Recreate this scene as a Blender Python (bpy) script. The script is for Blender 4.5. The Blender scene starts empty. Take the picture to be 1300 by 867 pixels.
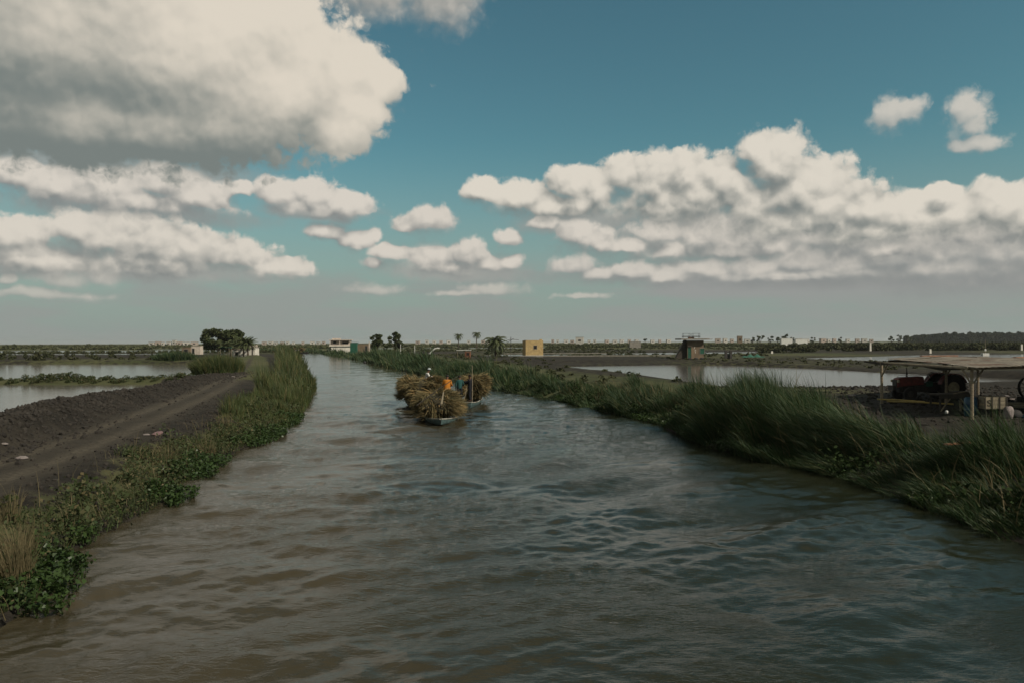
import bpy, bmesh, math, random
import numpy as np
from mathutils import Vector, Matrix

random.seed(7)
RNG = np.random.default_rng(11)
SC = bpy.context.scene
COL = SC.collection

# ------------------------------------------------------------------ camera
F = 940.0                       # focal length in photo pixels (photo 1300 wide)
CAMZ = 4.6
cam_data = bpy.data.cameras.new("camera")
cam_data.lens = F / 1300 * 36
cam_data.sensor_width = 36
cam_data.clip_start = 0.1
cam_data.clip_end = 30000
cam = bpy.data.objects.new("camera", cam_data)
COL.objects.link(cam)
ROT = Matrix.Rotation(math.radians(90) + 1.0 / F, 4, 'X') @ Matrix.Rotation(-0.0035, 4, 'Z')
cam.matrix_world = Matrix.Translation((0, 0, CAMZ)) @ ROT
SC.camera = cam
R3 = ROT.to_3x3()


def ray(px, py):
    return R3 @ Vector(((px - 650) / F, (433.5 - py) / F, -1.0))


def G(px, py, z=0.0):
    """point of the level z that the photograph shows at (px, py)"""
    d = ray(px, py)
    t = (z - CAMZ) / d.z
    return Vector((d.x * t, d.y * t, z))


def D(px, py, Y):
    """point at distance Y that the photograph shows at (px, py)"""
    d = ray(px, py)
    t = Y / d.y
    return Vector((d.x * t, Y, CAMZ + d.z * t))


# ------------------------------------------------------------------ light
SUN_AZ, SUN_EL = 124.0, 38.0
world = bpy.data.worlds.new("World")
SC.world = world
world.use_nodes = True
SC.view_settings.view_transform = 'Standard'
SC.view_settings.look = 'None'
SC.view_settings.exposure = 0.0
SC.view_settings.gamma = 1.0
SC.cycles.max_bounces = 5
SC.cycles.transparent_max_bounces = 6
SC.cycles.caustics_reflective = False
SC.cycles.caustics_refractive = False

sun_data = bpy.data.lights.new("sun", 'SUN')
sun_data.energy = 4.2
sun_data.angle = math.radians(1.5)
sun_data.color = (1.0, 0.90, 0.76)
sun = bpy.data.objects.new("sun", sun_data)
COL.objects.link(sun)
_a, _e = math.radians(SUN_AZ), math.radians(SUN_EL)
SUNV = Vector((math.sin(_a) * math.cos(_e), math.cos(_a) * math.cos(_e), math.sin(_e)))
sun.rotation_euler = SUNV.to_track_quat('Z', 'Y').to_euler()
sun.location = SUNV * 50


class NT:
    """tiny helper to wire nodes"""
    def __init__(s, tree):
        s.t = tree

    def n(s, typ, ins=None, **kw):
        nd = s.t.nodes.new(typ)
        for k, v in kw.items():
            setattr(nd, k, v)
        if ins:
            for k, v in ins.items():
                sock = nd.inputs[k]
                if isinstance(v, bpy.types.NodeSocket):
                    s.t.links.new(v, sock)
                else:
                    sock.default_value = v
        return nd

    def m(s, op, a, b=None, c=None, clamp=False):
        ins = {0: a}
        if b is not None:
            ins[1] = b
        if c is not None:
            ins[2] = c
        return s.n('ShaderNodeMath', ins, operation=op, use_clamp=clamp).outputs[0]

    def v(s, op, a, b=None, c=None):
        ins = {0: a}
        if b is not None:
            ins[1] = b
        if c is not None:
            ins[2] = c
        nd = s.n('ShaderNodeVectorMath', ins, operation=op)
        return nd.outputs[1] if op in ('DOT_PRODUCT', 'LENGTH') else nd.outputs[0]

    def mix(s, f, a, b, blend='MIX'):
        nd = s.n('ShaderNodeMix', data_type='RGBA', blend_type=blend)
        for k, v in ((0, f), (6, a), (7, b)):
            if isinstance(v, bpy.types.NodeSocket):
                s.t.links.new(v, nd.inputs[k])
            else:
                nd.inputs[k].default_value = v if not isinstance(v, tuple) or len(v) == 4 else (*v, 1)
        return nd.outputs[2]

    def step(s, x, a, b, smooth=True):
        return s.n('ShaderNodeMapRange', {0: x, 1: a, 2: b, 3: 0.0, 4: 1.0},
                   interpolation_type='SMOOTHSTEP' if smooth else 'LINEAR').outputs[0]


def ang(px, py):
    d = ray(px, py).normalized()
    return math.atan2(d.x, d.y) * F, math.asin(d.z) * F


def build_sky():
    t = NT(world.node_tree)
    nt = world.node_tree
    bg = nt.nodes['Background']
    sky = t.n('ShaderNodeTexSky', sky_type='NISHITA', sun_disc=False, sun_elevation=_e, sun_rotation=_a,
              altitude=0.0, air_density=1.0, dust_density=0.6, ozone_density=1.6)
    dirv = t.n('ShaderNodeTexCoord').outputs['Generated']
    sp = t.n('ShaderNodeSeparateXYZ', {0: dirv})
    az = t.m('MULTIPLY', t.m('ARCTAN2', sp.outputs[0], sp.outputs[1]), F)
    el = t.m('MULTIPLY', t.m('ARCSINE', sp.outputs[2]), F)
    P = t.n('ShaderNodeCombineXYZ', {0: az, 1: el}).outputs[0]
    S = 0.1  # strength of the background
    k = 1 / S

    def col(r, g, b):
        f = lambda c: ((c / 255 + 0.055) / 1.055) ** 2.4 if c > 10 else c / 255 / 12.92
        return (f(r) * k, f(g) * k, f(b) * k, 1)

    # blue of the clear sky: Nishita, tinted to the teal cast of the air
    base = t.mix(1.0, sky.outputs[0], (0.50, 0.79, 0.625, 1), 'MULTIPLY')
    hz = t.step(el, 260.0, -10.0)
    base = t.mix(t.m('MULTIPLY', hz, 0.97), base, col(141, 151, 147))
    # shared noises, in units of about one photo pixel
    w1 = t.n('ShaderNodeTexNoise', {'Vector': P, 'Scale': 1 / 48, 'Detail': 3.0, 'Roughness': 0.5}, noise_dimensions='2D')
    wv = t.v('MULTIPLY', t.v('SUBTRACT', w1.outputs['Color'], (0.5, 0.5, 0.5)), (17.0, 12.0, 0.0))
    w2 = t.n('ShaderNodeTexNoise', {'Vector': P, 'Scale': 1 / 15, 'Detail': 5.0, 'Roughness': 0.6}, noise_dimensions='2D')
    wv2 = t.v('MULTIPLY', t.v('SUBTRACT', w2.outputs['Color'], (0.5, 0.5, 0.5)), (13.0, 13.0, 0.0))
    PW = t.v('ADD', P, wv)
    PV = t.v('ADD', t.v('ADD', P, wv2), t.v('MULTIPLY', wv, (0.5, 0.5, 0)))

    def puffs(vec, det=2.6):
        vo = t.n('ShaderNodeTexVoronoi', {'Vector': vec, 'Scale': 1 / 33, 'Detail': det, 'Roughness': 0.55, 'Lacunarity': 2.3, 'Smoothness': 0.2},
                 voronoi_dimensions='2D', feature='SMOOTH_F1', normalize=True).outputs['Distance']
        return t.m('SUBTRACT', 0.34, vo)

    b0 = puffs(PV)
    b1 = puffs(t.v('ADD', PV, (3.0, 8.0, 0.0)), 1.0)
    fine = t.m('SUBTRACT', t.n('ShaderNodeTexNoise', {'Vector': PV, 'Scale': 1 / 20, 'Detail': 5.0, 'Roughness': 0.6}, noise_dimensions='2D').outputs[0], 0.5)
    n0 = t.m('ADD', t.m('MULTIPLY', b0, 1.15), t.m('MULTIPLY', fine, 0.55))
    dn = t.m('SUBTRACT', puffs(PV, 1.0), b1)
    big = t.n('ShaderNodeTexNoise', {'Vector': P, 'Scale': 1 / 80, 'Detail': 3.0, 'Roughness': 0.5}, noise_dimensions='2D').outputs[0]
    big = t.m('SUBTRACT', big, 0.5)

    def field(ells, vec):
        out = None
        for (cx, cy, rx, ry) in ells:
            ax, ay = ang(cx, cy)
            # the radius given is the drawn one; the cone reaches further
            sx, sy = 1 / (rx * 2.0), 1 / (ry * 2.0)
            q = t.v('MULTIPLY_ADD', vec, (sx, sy, 0), (-ax * sx, -ay * sy, 0))
            g = t.m('SUBTRACT', 1.0, t.v('LENGTH', q))
            out = g if out is None else t.n('ShaderNodeMath', {0: out, 1: g, 2: 0.10}, operation='SMOOTH_MAX').outputs[0]
        return t.m('MAXIMUM', out, 0.0)

    def layer(c, ells, off, amp=0.45, soft=0.14, gain=2.2, bias=0.5, lit=(216, 209, 196), dark=(128, 132, 130), opac=1.0,
              greys=(), rel=1.6, th=0.41, wisp=0.35):
        f0 = field(ells, PW)
        f1 = field(ells, t.v('ADD', PW, (off[0], off[1], 0)))
        s = t.m('MULTIPLY_ADD', t.m('SUBTRACT', f0, f1), gain, bias)
        # sunlit tops have firm edges, the shaded bases fray out
        low = t.step(s, 0.62, 0.05)
        dens = t.m('ADD', f0, t.m('MULTIPLY', n0, amp))
        top = t.m('MULTIPLY_ADD', low, wisp, th + soft)
        a = t.n('ShaderNodeMapRange', {0: dens, 1: th - 0.02, 2: top, 3: 0.0, 4: 1.0}, interpolation_type='SMOOTHSTEP').outputs[0]
        a = t.m('MULTIPLY', a, opac)
        s = t.m('ADD', s, t.m('MULTIPLY', dn, rel))
        s = t.m('ADD', s, t.m('MULTIPLY', big, 0.7))
        if greys:
            s = t.m('SUBTRACT', s, t.m('MULTIPLY', field(greys, PW), 1.25))
        s = t.step(s, -0.25, 1.15, True)
        cc = t.mix(s, col(*dark), col(*lit))
        return t.mix(a, c, cc)

    # broken cloud over the rest of the sky (overhead and behind the camera)
    ov = t.n('ShaderNodeTexNoise', {'Vector': t.v('MULTIPLY', dirv, (1.0, 1.0, 2.2)), 'Scale': 2.2, 'Detail': 5.0, 'Roughness': 0.55}).outputs[0]
    away = t.m('MAXIMUM', t.step(sp.outputs[1], 0.62, 0.30), t.step(el, 30 * 16.4, 38 * 16.4))
    oc = t.m('MULTIPLY', away, t.step(ov, 0.42, 0.58))
    c = t.mix(oc, base, t.mix(t.step(ov, 0.48, 0.70), col(190, 178, 158), col(124, 120, 112)))
    # pale layers low over the horizon
    veil = t.n('ShaderNodeTexNoise', {'Vector': t.v('MULTIPLY', P, (1.0, 5.0, 1.0)), 'Scale': 1 / 190, 'Detail': 6.0, 'Roughness': 0.55}, noise_dimensions='2D').outputs[0]
    vm = t.m('MULTIPLY', t.step(el, 125.0, 62.0), t.step(veil, 0.34, 0.60))
    c = t.mix(t.m('MULTIPLY', vm, 0.7), c, col(148, 151, 148))
    vr = t.m('MULTIPLY', t.m('MULTIPLY', t.step(el, 112.0, 78.0), t.step(el, 40.0, 66.0)), t.step(az, -120.0, 260.0))
    c = t.mix(t.m('MULTIPLY', vr, t.m('MULTIPLY', t.step(veil, 0.25, 0.55), 0.85)), c, col(150, 151, 149))
    # soft grey undersides
    c = layer(c, [(900, 300, 170, 34), (1060, 308, 190, 38), (1250, 316, 150, 44), (740, 282, 90, 16), (860, 346, 160, 16), (1100, 346, 200, 18)],
              (0, 40), amp=0.25, soft=0.42, gain=0.5, bias=0.2, lit=(170, 168, 162), dark=(128, 132, 131), opac=0.85, rel=0.2, wisp=0.1, th=0.34)
    c = layer(c, [(200, 342, 150, 16), (60, 330, 90, 22), (180, 272, 150, 14), (400, 268, 70, 12), (580, 345, 90, 14), (110, 214, 200, 22)],
              (0, 40), amp=0.25, soft=0.42, gain=0.5, bias=0.25, lit=(170, 168, 162), dark=(132, 137, 136), opac=0.8, rel=0.2, wisp=0.1, th=0.34)
    # far row
    c = layer(c, [(728, 340, 32, 15), (760, 348, 30, 12), (805, 346, 40, 14), (850, 350, 34, 11), (900, 345, 44, 15), (960, 344, 50, 17), (1015, 335, 46, 18),
                  (1075, 338, 52, 20), (1140, 330, 50, 26), (1205, 322, 52, 26), (1265, 322, 50, 30), (1320, 322, 50, 34), (1000, 350, 240, 12), (1200, 340, 120, 24)],
              (4, 11), amp=0.5, gain=1.9, bias=0.34, lit=(204, 198, 188), dark=(138, 142, 141), rel=1.2, soft=0.3, wisp=0.6)
    c = layer(c, [(475, 369, 38, 9), (625, 370, 44, 9), (590, 374, 40, 5), (45, 374, 60, 9), (85, 358, 34, 14), (128, 354, 24, 12), (8, 356, 10, 6), (735, 378, 40, 5)],
              (2, 6), amp=0.75, soft=0.42, gain=1.4, lit=(198, 192, 182), dark=(140, 144, 142), opac=0.75, rel=0.9, wisp=.7, th=.40)
    # middle row
    c = layer(c, [(733, 300, 36, 20), (760, 312, 20, 10), (835, 298, 40, 18), (805, 312, 40, 12), (690, 283, 20, 10), (900, 300, 50, 28), (960, 300, 50, 28), (1030, 302, 56, 30),
                  (1100, 305, 56, 26), (1170, 300, 60, 26), (850, 318, 50, 16), (1230, 300, 60, 24), (950, 316, 150, 24), (1120, 318, 120, 24),
                  (545, 284, 34, 21), (520, 288, 24, 12), (545, 330, 40, 22), (590, 326, 38, 23), (620, 336, 34, 16), (500, 322, 30, 14), (480, 335, 20, 10), (644, 302, 17, 13), (646, 334, 18, 12), (570, 338, 80, 15), (740, 306, 40, 18)],
              (5, 14), amp=0.5, gain=2.1, bias=0.27, lit=(212, 205, 194), dark=(130, 134, 133), rel=1.4, soft=0.2, wisp=0.6)
    c = layer(c, [(18, 300, 36, 24), (30, 322, 40, 18), (100, 292, 38, 20), (140, 302, 44, 28), (195, 308, 44, 26), (245, 318, 44, 24), (300, 326, 44, 20), (350, 340, 44, 14), (190, 336, 90, 18), (50, 330, 70, 20), (210, 322, 110, 22)],
              (5, 15), amp=0.46, gain=2.1, bias=0.37, lit=(215, 208, 196), dark=(132, 136, 134), rel=1.4)
    # near right bank of clouds
    c = layer(c, [(615, 243, 30, 18), (660, 252, 40, 22), (700, 262, 44, 20), (728, 238, 34, 27), (762, 242, 34, 28), (795, 225, 34, 26), (830, 232, 42, 36), (870, 228, 36, 34), (915, 232, 42, 30),
                  (985, 212, 44, 40), (965, 192, 26, 18), (1020, 240, 42, 34), (960, 262, 60, 30), (860, 266, 80, 24), (1050, 262, 34, 22), (1100, 270, 38, 24), (1150, 270, 44, 24),
                  (1195, 245, 20, 10), (1205, 272, 44, 24), (1270, 266, 44, 30), (1320, 276, 50, 34), (1110, 292, 90, 18), (880, 250, 130, 38), (1000, 252, 90, 44), (1010, 282, 90, 24), (1160, 280, 120, 24), (720, 262, 90, 18)],
              (7, 19), amp=0.42, gain=2.4, bias=0.38, lit=(219, 212, 199), dark=(124, 130, 128), rel=1.3)
    # left, above the middle
    c = layer(c, [(25, 225, 36, 20), (75, 240, 50, 24), (140, 240, 42, 26), (205, 234, 42, 30), (255, 254, 44, 22), (310, 240, 14, 9), (355, 246, 28, 20), (395, 250, 36, 22),
                  (440, 262, 32, 20), (415, 294, 26, 13), (452, 304, 26, 14), (150, 254, 130, 20), (400, 262, 60, 16)],
              (5, 16), amp=0.46, gain=2.1, bias=0.38, lit=(214, 207, 196), dark=(132, 136, 135), rel=1.4)
    c = layer(c, [(1130, 145, 22, 20), (1152, 138, 20, 13), (1222, 138, 18, 14), (1236, 156, 20, 17), (1240, 182, 24, 10), (1230, 148, 22, 22)],
              (5, 12), amp=0.75, soft=0.34, gain=1.2, bias=0.6, lit=(204, 199, 189), dark=(128, 141, 143), opac=0.92, rel=1.0)
    # the great cloud, upper left, and the grey one at the top edge
    c = layer(c, [(470, -10, 60, 36), (560, -4, 60, 40), (400, -22, 90, 26)],
              (6, 12), amp=0.4, soft=0.3, gain=0.8, bias=0.36, lit=(204, 198, 188), dark=(124, 130, 130), rel=0.8)
    c = layer(c, [(60, 50, 330, 110), (200, 70, 220, 120), (340, 100, 110, 76), (428, 160, 48, 38), (396, 66, 40, 32), (440, 84, 40, 34), (482, 106, 34, 27), (455, 128, 40, 30), (110, 145, 210, 58), (285, 20, 120, 60)],
              (-60, 42), amp=0.34, soft=0.12, gain=1.5, bias=1.0, lit=(220, 211, 196), dark=(120, 128, 125), rel=0.5, wisp=0.3, th=.45,
              greys=[(50, 205, 300, 52), (-80, 110, 190, 130), (240, 205, 110, 30)])
    nt.links.new(c, bg.inputs[0])
    bg.inputs[1].default_value = S
    world.cycles.sampling_method = 'MANUAL'
    world.cycles.sample_map_resolution = 128


build_sky()

# ------------------------------------------------------------------ names, labels
def tag(o, label=None, cat=None, group=None, kind=None):
    for k, v in (('label', label), ('category', cat), ('group', group), ('kind', kind)):
        if v:
            o[k] = v
    return o


def thing(name, label, cat, loc=(0, 0, 0), rz=0.0, group=None):
    o = bpy.data.objects.new(name, None)
    o.empty_display_size = 0.3
    COL.objects.link(o)
    o.location = loc
    o.rotation_euler = (0, 0, rz)
    return tag(o, label, cat, group)


def link(name, me, parent=None, m=None):
    o = bpy.data.objects.new(name, me)
    COL.objects.link(o)
    if parent:
        o.parent = parent
    if m:
        me.materials.append(m)
    return o


def copy_tree(o, parent=None):
    c = o.copy()
    COL.objects.link(c)
    c.parent = parent
    for ch in list(o.children):
        copy_tree(ch, c)
    return c


# ------------------------------------------------------------------ materials
def lin(r, g, b):
    f = lambda c: ((c / 255 + 0.055) / 1.055) ** 2.4 if c > 10 else c / 255 / 12.92
    return (f(r), f(g), f(b), 1)


def material(name, c1, c2=None, scale=3.0, rough=0.85, bump=0.0, detail=4.0, metal=0.0, spec=0.3, stretch=(1, 1, 1),
             island=0.0, trans=0.0, c3=None, coords='Object'):
    """procedural material: two or three colours mottled by noise, optional bump and per-leaf variation"""
    m = bpy.data.materials.new(name)
    m.use_nodes = True
    t = NT(m.node_tree)
    b = m.node_tree.nodes['Principled BSDF']
    L = m.node_tree.links
    b.inputs['Roughness'].default_value = rough
    b.inputs['Metallic'].default_value = metal
    b.inputs['Specular IOR Level'].default_value = spec
    c2 = c2 or tuple(x * 0.7 for x in c1[:3])
    co = t.n('ShaderNodeTexCoord').outputs[coords]
    mp = t.v('MULTIPLY', co, stretch)
    no = t.n('ShaderNodeTexNoise', {'Vector': mp, 'Scale': scale, 'Detail': detail, 'Roughness': 0.6})
    f = t.step(no.outputs[0], 0.33, 0.67)
    if island:
        r = t.n('ShaderNodeNewGeometry').outputs['Random Per Island']
        f = t.m('ADD', t.m('MULTIPLY', f, 1 - island), t.m('MULTIPLY', r, island), clamp=True)
    c = t.mix(f, (*c1[:3], 1), (*c2[:3], 1))
    if c3:
        if island:
            g = t.step(t.m('FRACT', t.m('MULTIPLY', r, 7.31)), 0.72, 0.95)
        else:
            g = t.step(t.n('ShaderNodeTexNoise', {'Vector': mp, 'Scale': scale * 0.37, 'Detail': 3.0}).outputs[0], 0.5, 0.66)
        c = t.mix(g, c, (*c3[:3], 1))
    L.new(c, b.inputs['Base Color'])
    if bump:
        n2 = t.n('ShaderNodeTexNoise', {'Vector': mp, 'Scale': scale * 3, 'Detail': 6.0, 'Roughness': 0.6})
        bn = t.n('ShaderNodeBump', {'Height': n2.outputs[0], 'Strength': 1.0, 'Distance': bump})
        L.new(bn.outputs[0], b.inputs['Normal'])
    if trans:
        tr = t.n('ShaderNodeBsdfTranslucent', {0: c})
        mx = t.n('ShaderNodeMixShader', {0: trans, 1: b.outputs[0], 2: tr.outputs[0]})
        L.new(mx.outputs[0], m.node_tree.nodes['Material Output'].inputs[0])
    return m


# ------------------------------------------------------------------ noise in numpy
def _hash(ix, iy, seed):
    h = (ix * 374761393 + iy * 668265263 + seed * 1442695041) & 0xFFFFFFFF
    h = ((h ^ (h >> 13)) * 1274126177) & 0xFFFFFFFF
    return ((h ^ (h >> 16)) & 0xFFFF) / 65535.0


def vnoise(x, y, seed=0):
    ix, iy = np.floor(x).astype(np.int64), np.floor(y).astype(np.int64)
    fx, fy = x - ix, y - iy
    fx, fy = fx * fx * (3 - 2 * fx), fy * fy * (3 - 2 * fy)
    a, b = _hash(ix, iy, seed), _hash(ix + 1, iy, seed)
    c, d = _hash(ix, iy + 1, seed), _hash(ix + 1, iy + 1, seed)
    return (a + (b - a) * fx) * (1 - fy) + (c + (d - c) * fx) * fy


def fbm(x, y, seed=0, oct=4, gain=0.5):
    s, a, t = 0, 1.0, 0
    for k in range(oct):
        s = s + a * vnoise(x, y, seed + k * 17)
        t += a
        a *= gain
        x, y = x * 2.03 + 3.1, y * 2.03 + 1.7
    return s / t - 0.5


def sst(x, a, b):
    t = np.clip((x - a) / (b - a), 0, 1)
    return t * t * (3 - 2 * t)


def seg_dist(X, Y, pts):
    """distance to a polyline"""
    d = np.full(X.shape, 1e9)
    for (x0, y0), (x1, y1) in zip(pts[:-1], pts[1:]):
        dx, dy = x1 - x0, y1 - y0
        t = np.clip(((X - x0) * dx + (Y - y0) * dy) / (dx * dx + dy * dy), 0, 1)
        d = np.minimum(d, np.hypot(X - x0 - t * dx, Y - y0 - t * dy))
    return d


def sdf(X, Y, poly):
    """signed distance to a closed polygon, positive inside"""
    d = seg_dist(X, Y, list(poly) + [poly[0]])
    ins = np.zeros(X.shape, bool)
    n = len(poly)
    for i in range(n):
        x0, y0 = poly[i]
        x1, y1 = poly[(i + 1) % n]
        if y0 == y1:
            continue
        c = ((y0 > Y) != (y1 > Y)) & (X < (x1 - x0) * (Y - y0) / (y1 - y0) + x0)
        ins ^= c
    return np.where(ins, d, -d)


def smooth_line(pts, n=4):
    """Catmull-Rom through 2-D points"""
    P = [np.array(p[:2], float) for p in pts]
    P = [2 * P[0] - P[1]] + P + [2 * P[-1] - P[-2]]
    out = []
    for i in range(1, len(P) - 2):
        for k in range(n):
            t = k / n
            a, b, c, d = P[i - 1], P[i], P[i + 1], P[i + 2]
            out.append(tuple(0.5 * (2 * b + (c - a) * t + (2 * a - 5 * b + 4 * c - d) * t * t + (3 * b - a - 3 * c + d) * t ** 3)))
    out.append(tuple(P[-2]))
    return out


def XY(px, py, z=0.0):
    g = G(px, py, z)
    return (g.x, g.y)


# ------------------------------------------------------------------ layout of the land (metres; water level is z = 0)
left_shore = smooth_line([(-9.2, -14), (-9.4, 4), XY(0, 800), XY(72, 712), XY(200, 645), XY(268, 588), XY(332, 560), XY(372, 530),
                          XY(391, 505), XY(396, 490), XY(388, 474), XY(380, 460), XY(378, 454), XY(366, 447.5), (-155, 470), (-300, 640)])
right_shore = smooth_line([(12.5, -14), (12.3, 5), XY(1300, 688), XY(1190, 645), XY(1080, 607), XY(960, 581), XY(888, 559),
                           XY(850, 541), XY(760, 519), XY(690, 504), XY(640, 496), XY(590, 486), XY(540, 476), XY(500, 467.5), XY(470, 460), XY(440, 454),
                           XY(415, 450), XY(392, 447), (-150, 410), (-280, 560)])
CANAL = left_shore + right_shore[::-1]
ROAD = smooth_line([(-12.4, -14), (-13.2, 8), XY(0, 596, .9), XY(80, 568, .9), XY(150, 542, .9), XY(200, 522, .9), XY(250, 502, .9), XY(290, 482, .9),
                    XY(312, 465, .9), XY(318, 456, .9), XY(322, 450, .9)])
MOUND = smooth_line([(-15.5, 10), (-17.5, 20), (-19.6, 27.9), (-21.9, 35), (-24.5, 43), (-26.0, 51), (-29.0, 64), (-32.5, 80), (-36.5, 98)])
POND_A = [(-19, 12), (-21.2, 22), (-22.6, 28), (-25.0, 35), (-27.8, 43), (-29.8, 51), (-33, 64), (-35.4, 76), (-37.5, 83.5), (-60, 84.5), (-100, 84),
          (-160, 84), (-160, 20), (-60, 8)]
POND_B = [(-40.5, 90), (-43, 104), (-50, 118), (-58, 140), (-70, 166), (-120, 172), (-200, 171), (-320, 174), (-320, 91), (-120, 92)]
POND_C = [(-135, 318), (-138, 338), (-215, 346), (-330, 340), (-330, 316), (-220, 322)]
POND_C2 = [(-160, 395), (-190, 500), (-330, 520), (-430, 500), (-380, 400)]
POND_D = [XY(*p) for p in [(720, 466.8), (726, 465), (850, 463), (930, 463.5), (1000, 466.3), (1060, 469.3), (1120, 473), (1210, 477), (1300, 481), (1480, 489),
                           (1520, 505), (1400, 494), (1300, 492.5), (1240, 493), (1180, 491.5), (1110, 496), (1030, 498.5), (960, 496), (900, 488), (830, 478.5), (775, 471.5)]]
POND_F = [XY(*p) for p in [(1009, 455.2), (1040, 454.2), (1117, 452.4), (1175, 450.4), (1300, 449.6), (1500, 448.5), (1500, 464),
                           (1300, 461.5), (1220, 461.5), (1150, 459.5), (1062, 457.2)]]
POND_E = [XY(*p) for p in [(755, 449.6), (800, 448.2), (860, 447.6), (960, 446.6), (960, 448.0), (860, 449.3), (800, 450.2)]]
POND_H = [XY(*p) for p in [(660, 455.0), (760, 453.8), (850, 453.6), (850, 454.8), (760, 455.4), (690, 456.2)]]
POND_G = [XY(*p) for p in [(470, 442.0), (560, 441.6), (690, 441.2), (690, 442.6), (560, 442.9), (470, 443.2)]]
POND_K = [XY(*p) for p in [(612, 451.5), (640, 450.0), (730, 449.8), (700, 451.4), (640, 451.7)]]
POND_L = [XY(*p) for p in [(1190, 434.5), (1310, 434.0), (1500, 433.4), (1500, 434.3), (1310, 435.0), (1190, 435.2)]]
PONDS = [POND_A, POND_B, POND_C, POND_C2, POND_D, POND_F, POND_E, POND_H, POND_G, POND_K, POND_L]


def bump_mounds(X, Y):
    """the heap of dug earth beside the road, and low spoil heaps on the right"""
    dm = seg_dist(X, Y, MOUND)
    hh = (0.95 - 0.48 * sst(Y, 36, 58)) + 0.35 * fbm(X * 0.22, Y * 0.22, 5, 3)
    fade = sst(Y, 6, 14) * (1 - sst(Y, 74, 100))
    m = hh * np.exp(-(dm / 1.55) ** 2) * fade
    m = m + 0.45 * fbm(X * 1.1, Y * 1.1, 9, 5, 0.62) * np.exp(-(dm / 2.0) ** 2) * fade
    return m


def land_height(X, Y, detail=True):
    far = np.maximum(Y, 10.0)
    cd = -sdf(X, Y, CANAL)
    if detail:
        cd = cd + 0.9 * fbm(X * 0.35, Y * 0.35, 2, 3) * sst(60 - np.abs(Y - 30), 0, 30)
    d = cd
    for p in PONDS:
        xs, ys = [q[0] for q in p], [q[1] for q in p]
        w = 12 if max(ys) < 190 else 85
        near = (X > min(xs) - w) & (X < max(xs) + w) & (Y > min(ys) - w) & (Y < max(ys) + w)
        if not near.any():
            continue
        dd = np.full(X.shape, 99.0)
        dd[near] = -sdf(X[near], Y[near], p)
        if detail:
            dd = dd + 0.7 * fbm(X * 0.2, Y * 0.2, 4, 3) * (Y < 140)
        d = np.minimum(d, dd)
    H = 0.82 + 0.14 * fbm(X * 0.08, Y * 0.08, 1, 3)
    # flat low shore at the left end of the big right pond
    H = H - 0.52 * sst(X, 0, 6) * (1 - sst(X, 36, 46)) * sst(Y, 58, 72) * (1 - sst(Y, 150, 158))
    # the dike between the two left ponds, too
    H = H - 0.40 * (1 - sst(X, -44, -37)) * sst(Y, 82, 84) * (1 - sst(Y, 96, 100))
    # the dike between the two right ponds lies lower
    H = H - 0.62 * sst(X, 38, 60) * sst(Y, 92, 104) * (1 - sst(Y, 225, 250))
    rise = 2.9 + 70 * sst(Y, 195, 260)      # the far shores are flats that rise slowly
    h = np.where(d > 0, 0.02 + H * sst((d + 0.3) / rise, 0, 1), np.maximum(d * 0.5, -0.8))
    h = h + bump_mounds(X, Y) * sst(d, -0.2, 1.4)
    rd = seg_dist(X, Y, ROAD)
    k = 1 - sst(rd, 1.7, 2.7)
    h = h * (1 - k) + 0.86 * k
    h = h - 0.07 * (np.exp(-((rd - 0.8) / 0.24) ** 2))
    if detail:
        h = h + 0.07 * fbm(X * 2.3, Y * 2.3, 21, 4, 0.62) * sst(d, 0, 1) * (1 - 0.8 * k)
    # dug banks on the right stand a bit higher
    return h


def grid_mesh(name, ys, ss, x_off, hfun, mask=None):
    """land or water sheet; rows get wider and farther apart with distance, like any terrain with levels of detail"""
    S, Yv = np.meshgrid(ss, ys)
    X = S * (Yv + x_off)
    Z = hfun(X, Yv)
    ny, nx = X.shape
    idx = np.arange(ny * nx).reshape(ny, nx)
    a, b, c, d = idx[:-1, :-1], idx[:-1, 1:], idx[1:, 1:], idx[1:, :-1]
    quads = np.stack([a, b, c, d], -1).reshape(-1, 4)
    if mask is not None:
        mk = mask(X, Yv).reshape(-1)
        quads = quads[mk[quads].any(axis=1)]
        used = np.unique(quads)
        rm = np.full(ny * nx, -1)
        rm[used] = np.arange(len(used))
        quads = rm[quads]
        co = np.stack([X, Yv, Z], -1).reshape(-1, 3)[used]
    else:
        co = np.stack([X, Yv, Z], -1).reshape(-1, 3)
    return fast_mesh(name, co, quads), co


def fast_mesh(name, co, quads, smooth=True):
    me = bpy.data.meshes.new(name)
    n, k = quads.shape
    me.vertices.add(len(co))
    me.vertices.foreach_set('co', np.asarray(co, np.float32).ravel())
    me.loops.add(n * k)
    me.loops.foreach_set('vertex_index', quads.astype(np.int32).ravel())
    me.polygons.add(n)
    me.polygons.foreach_set('loop_start', np.arange(0, n * k, k, dtype=np.int32))
    me.polygons.foreach_set('use_smooth', np.full(n, smooth, bool))
    me.update(calc_edges=True)
    me.validate()
    return me


def rows(y0, first, ratio, ymax, cap=1e9):
    ys, y, s = [y0], y0, first
    while y < ymax:
        y += min(s, cap)
        s *= ratio
        ys.append(y)
    return np.array(ys)


def set_attr(me, name, val):
    a = me.attributes.new(name, 'FLOAT', 'POINT')
    a.data.foreach_set('value', np.asarray(val, np.float32).ravel())


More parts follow.
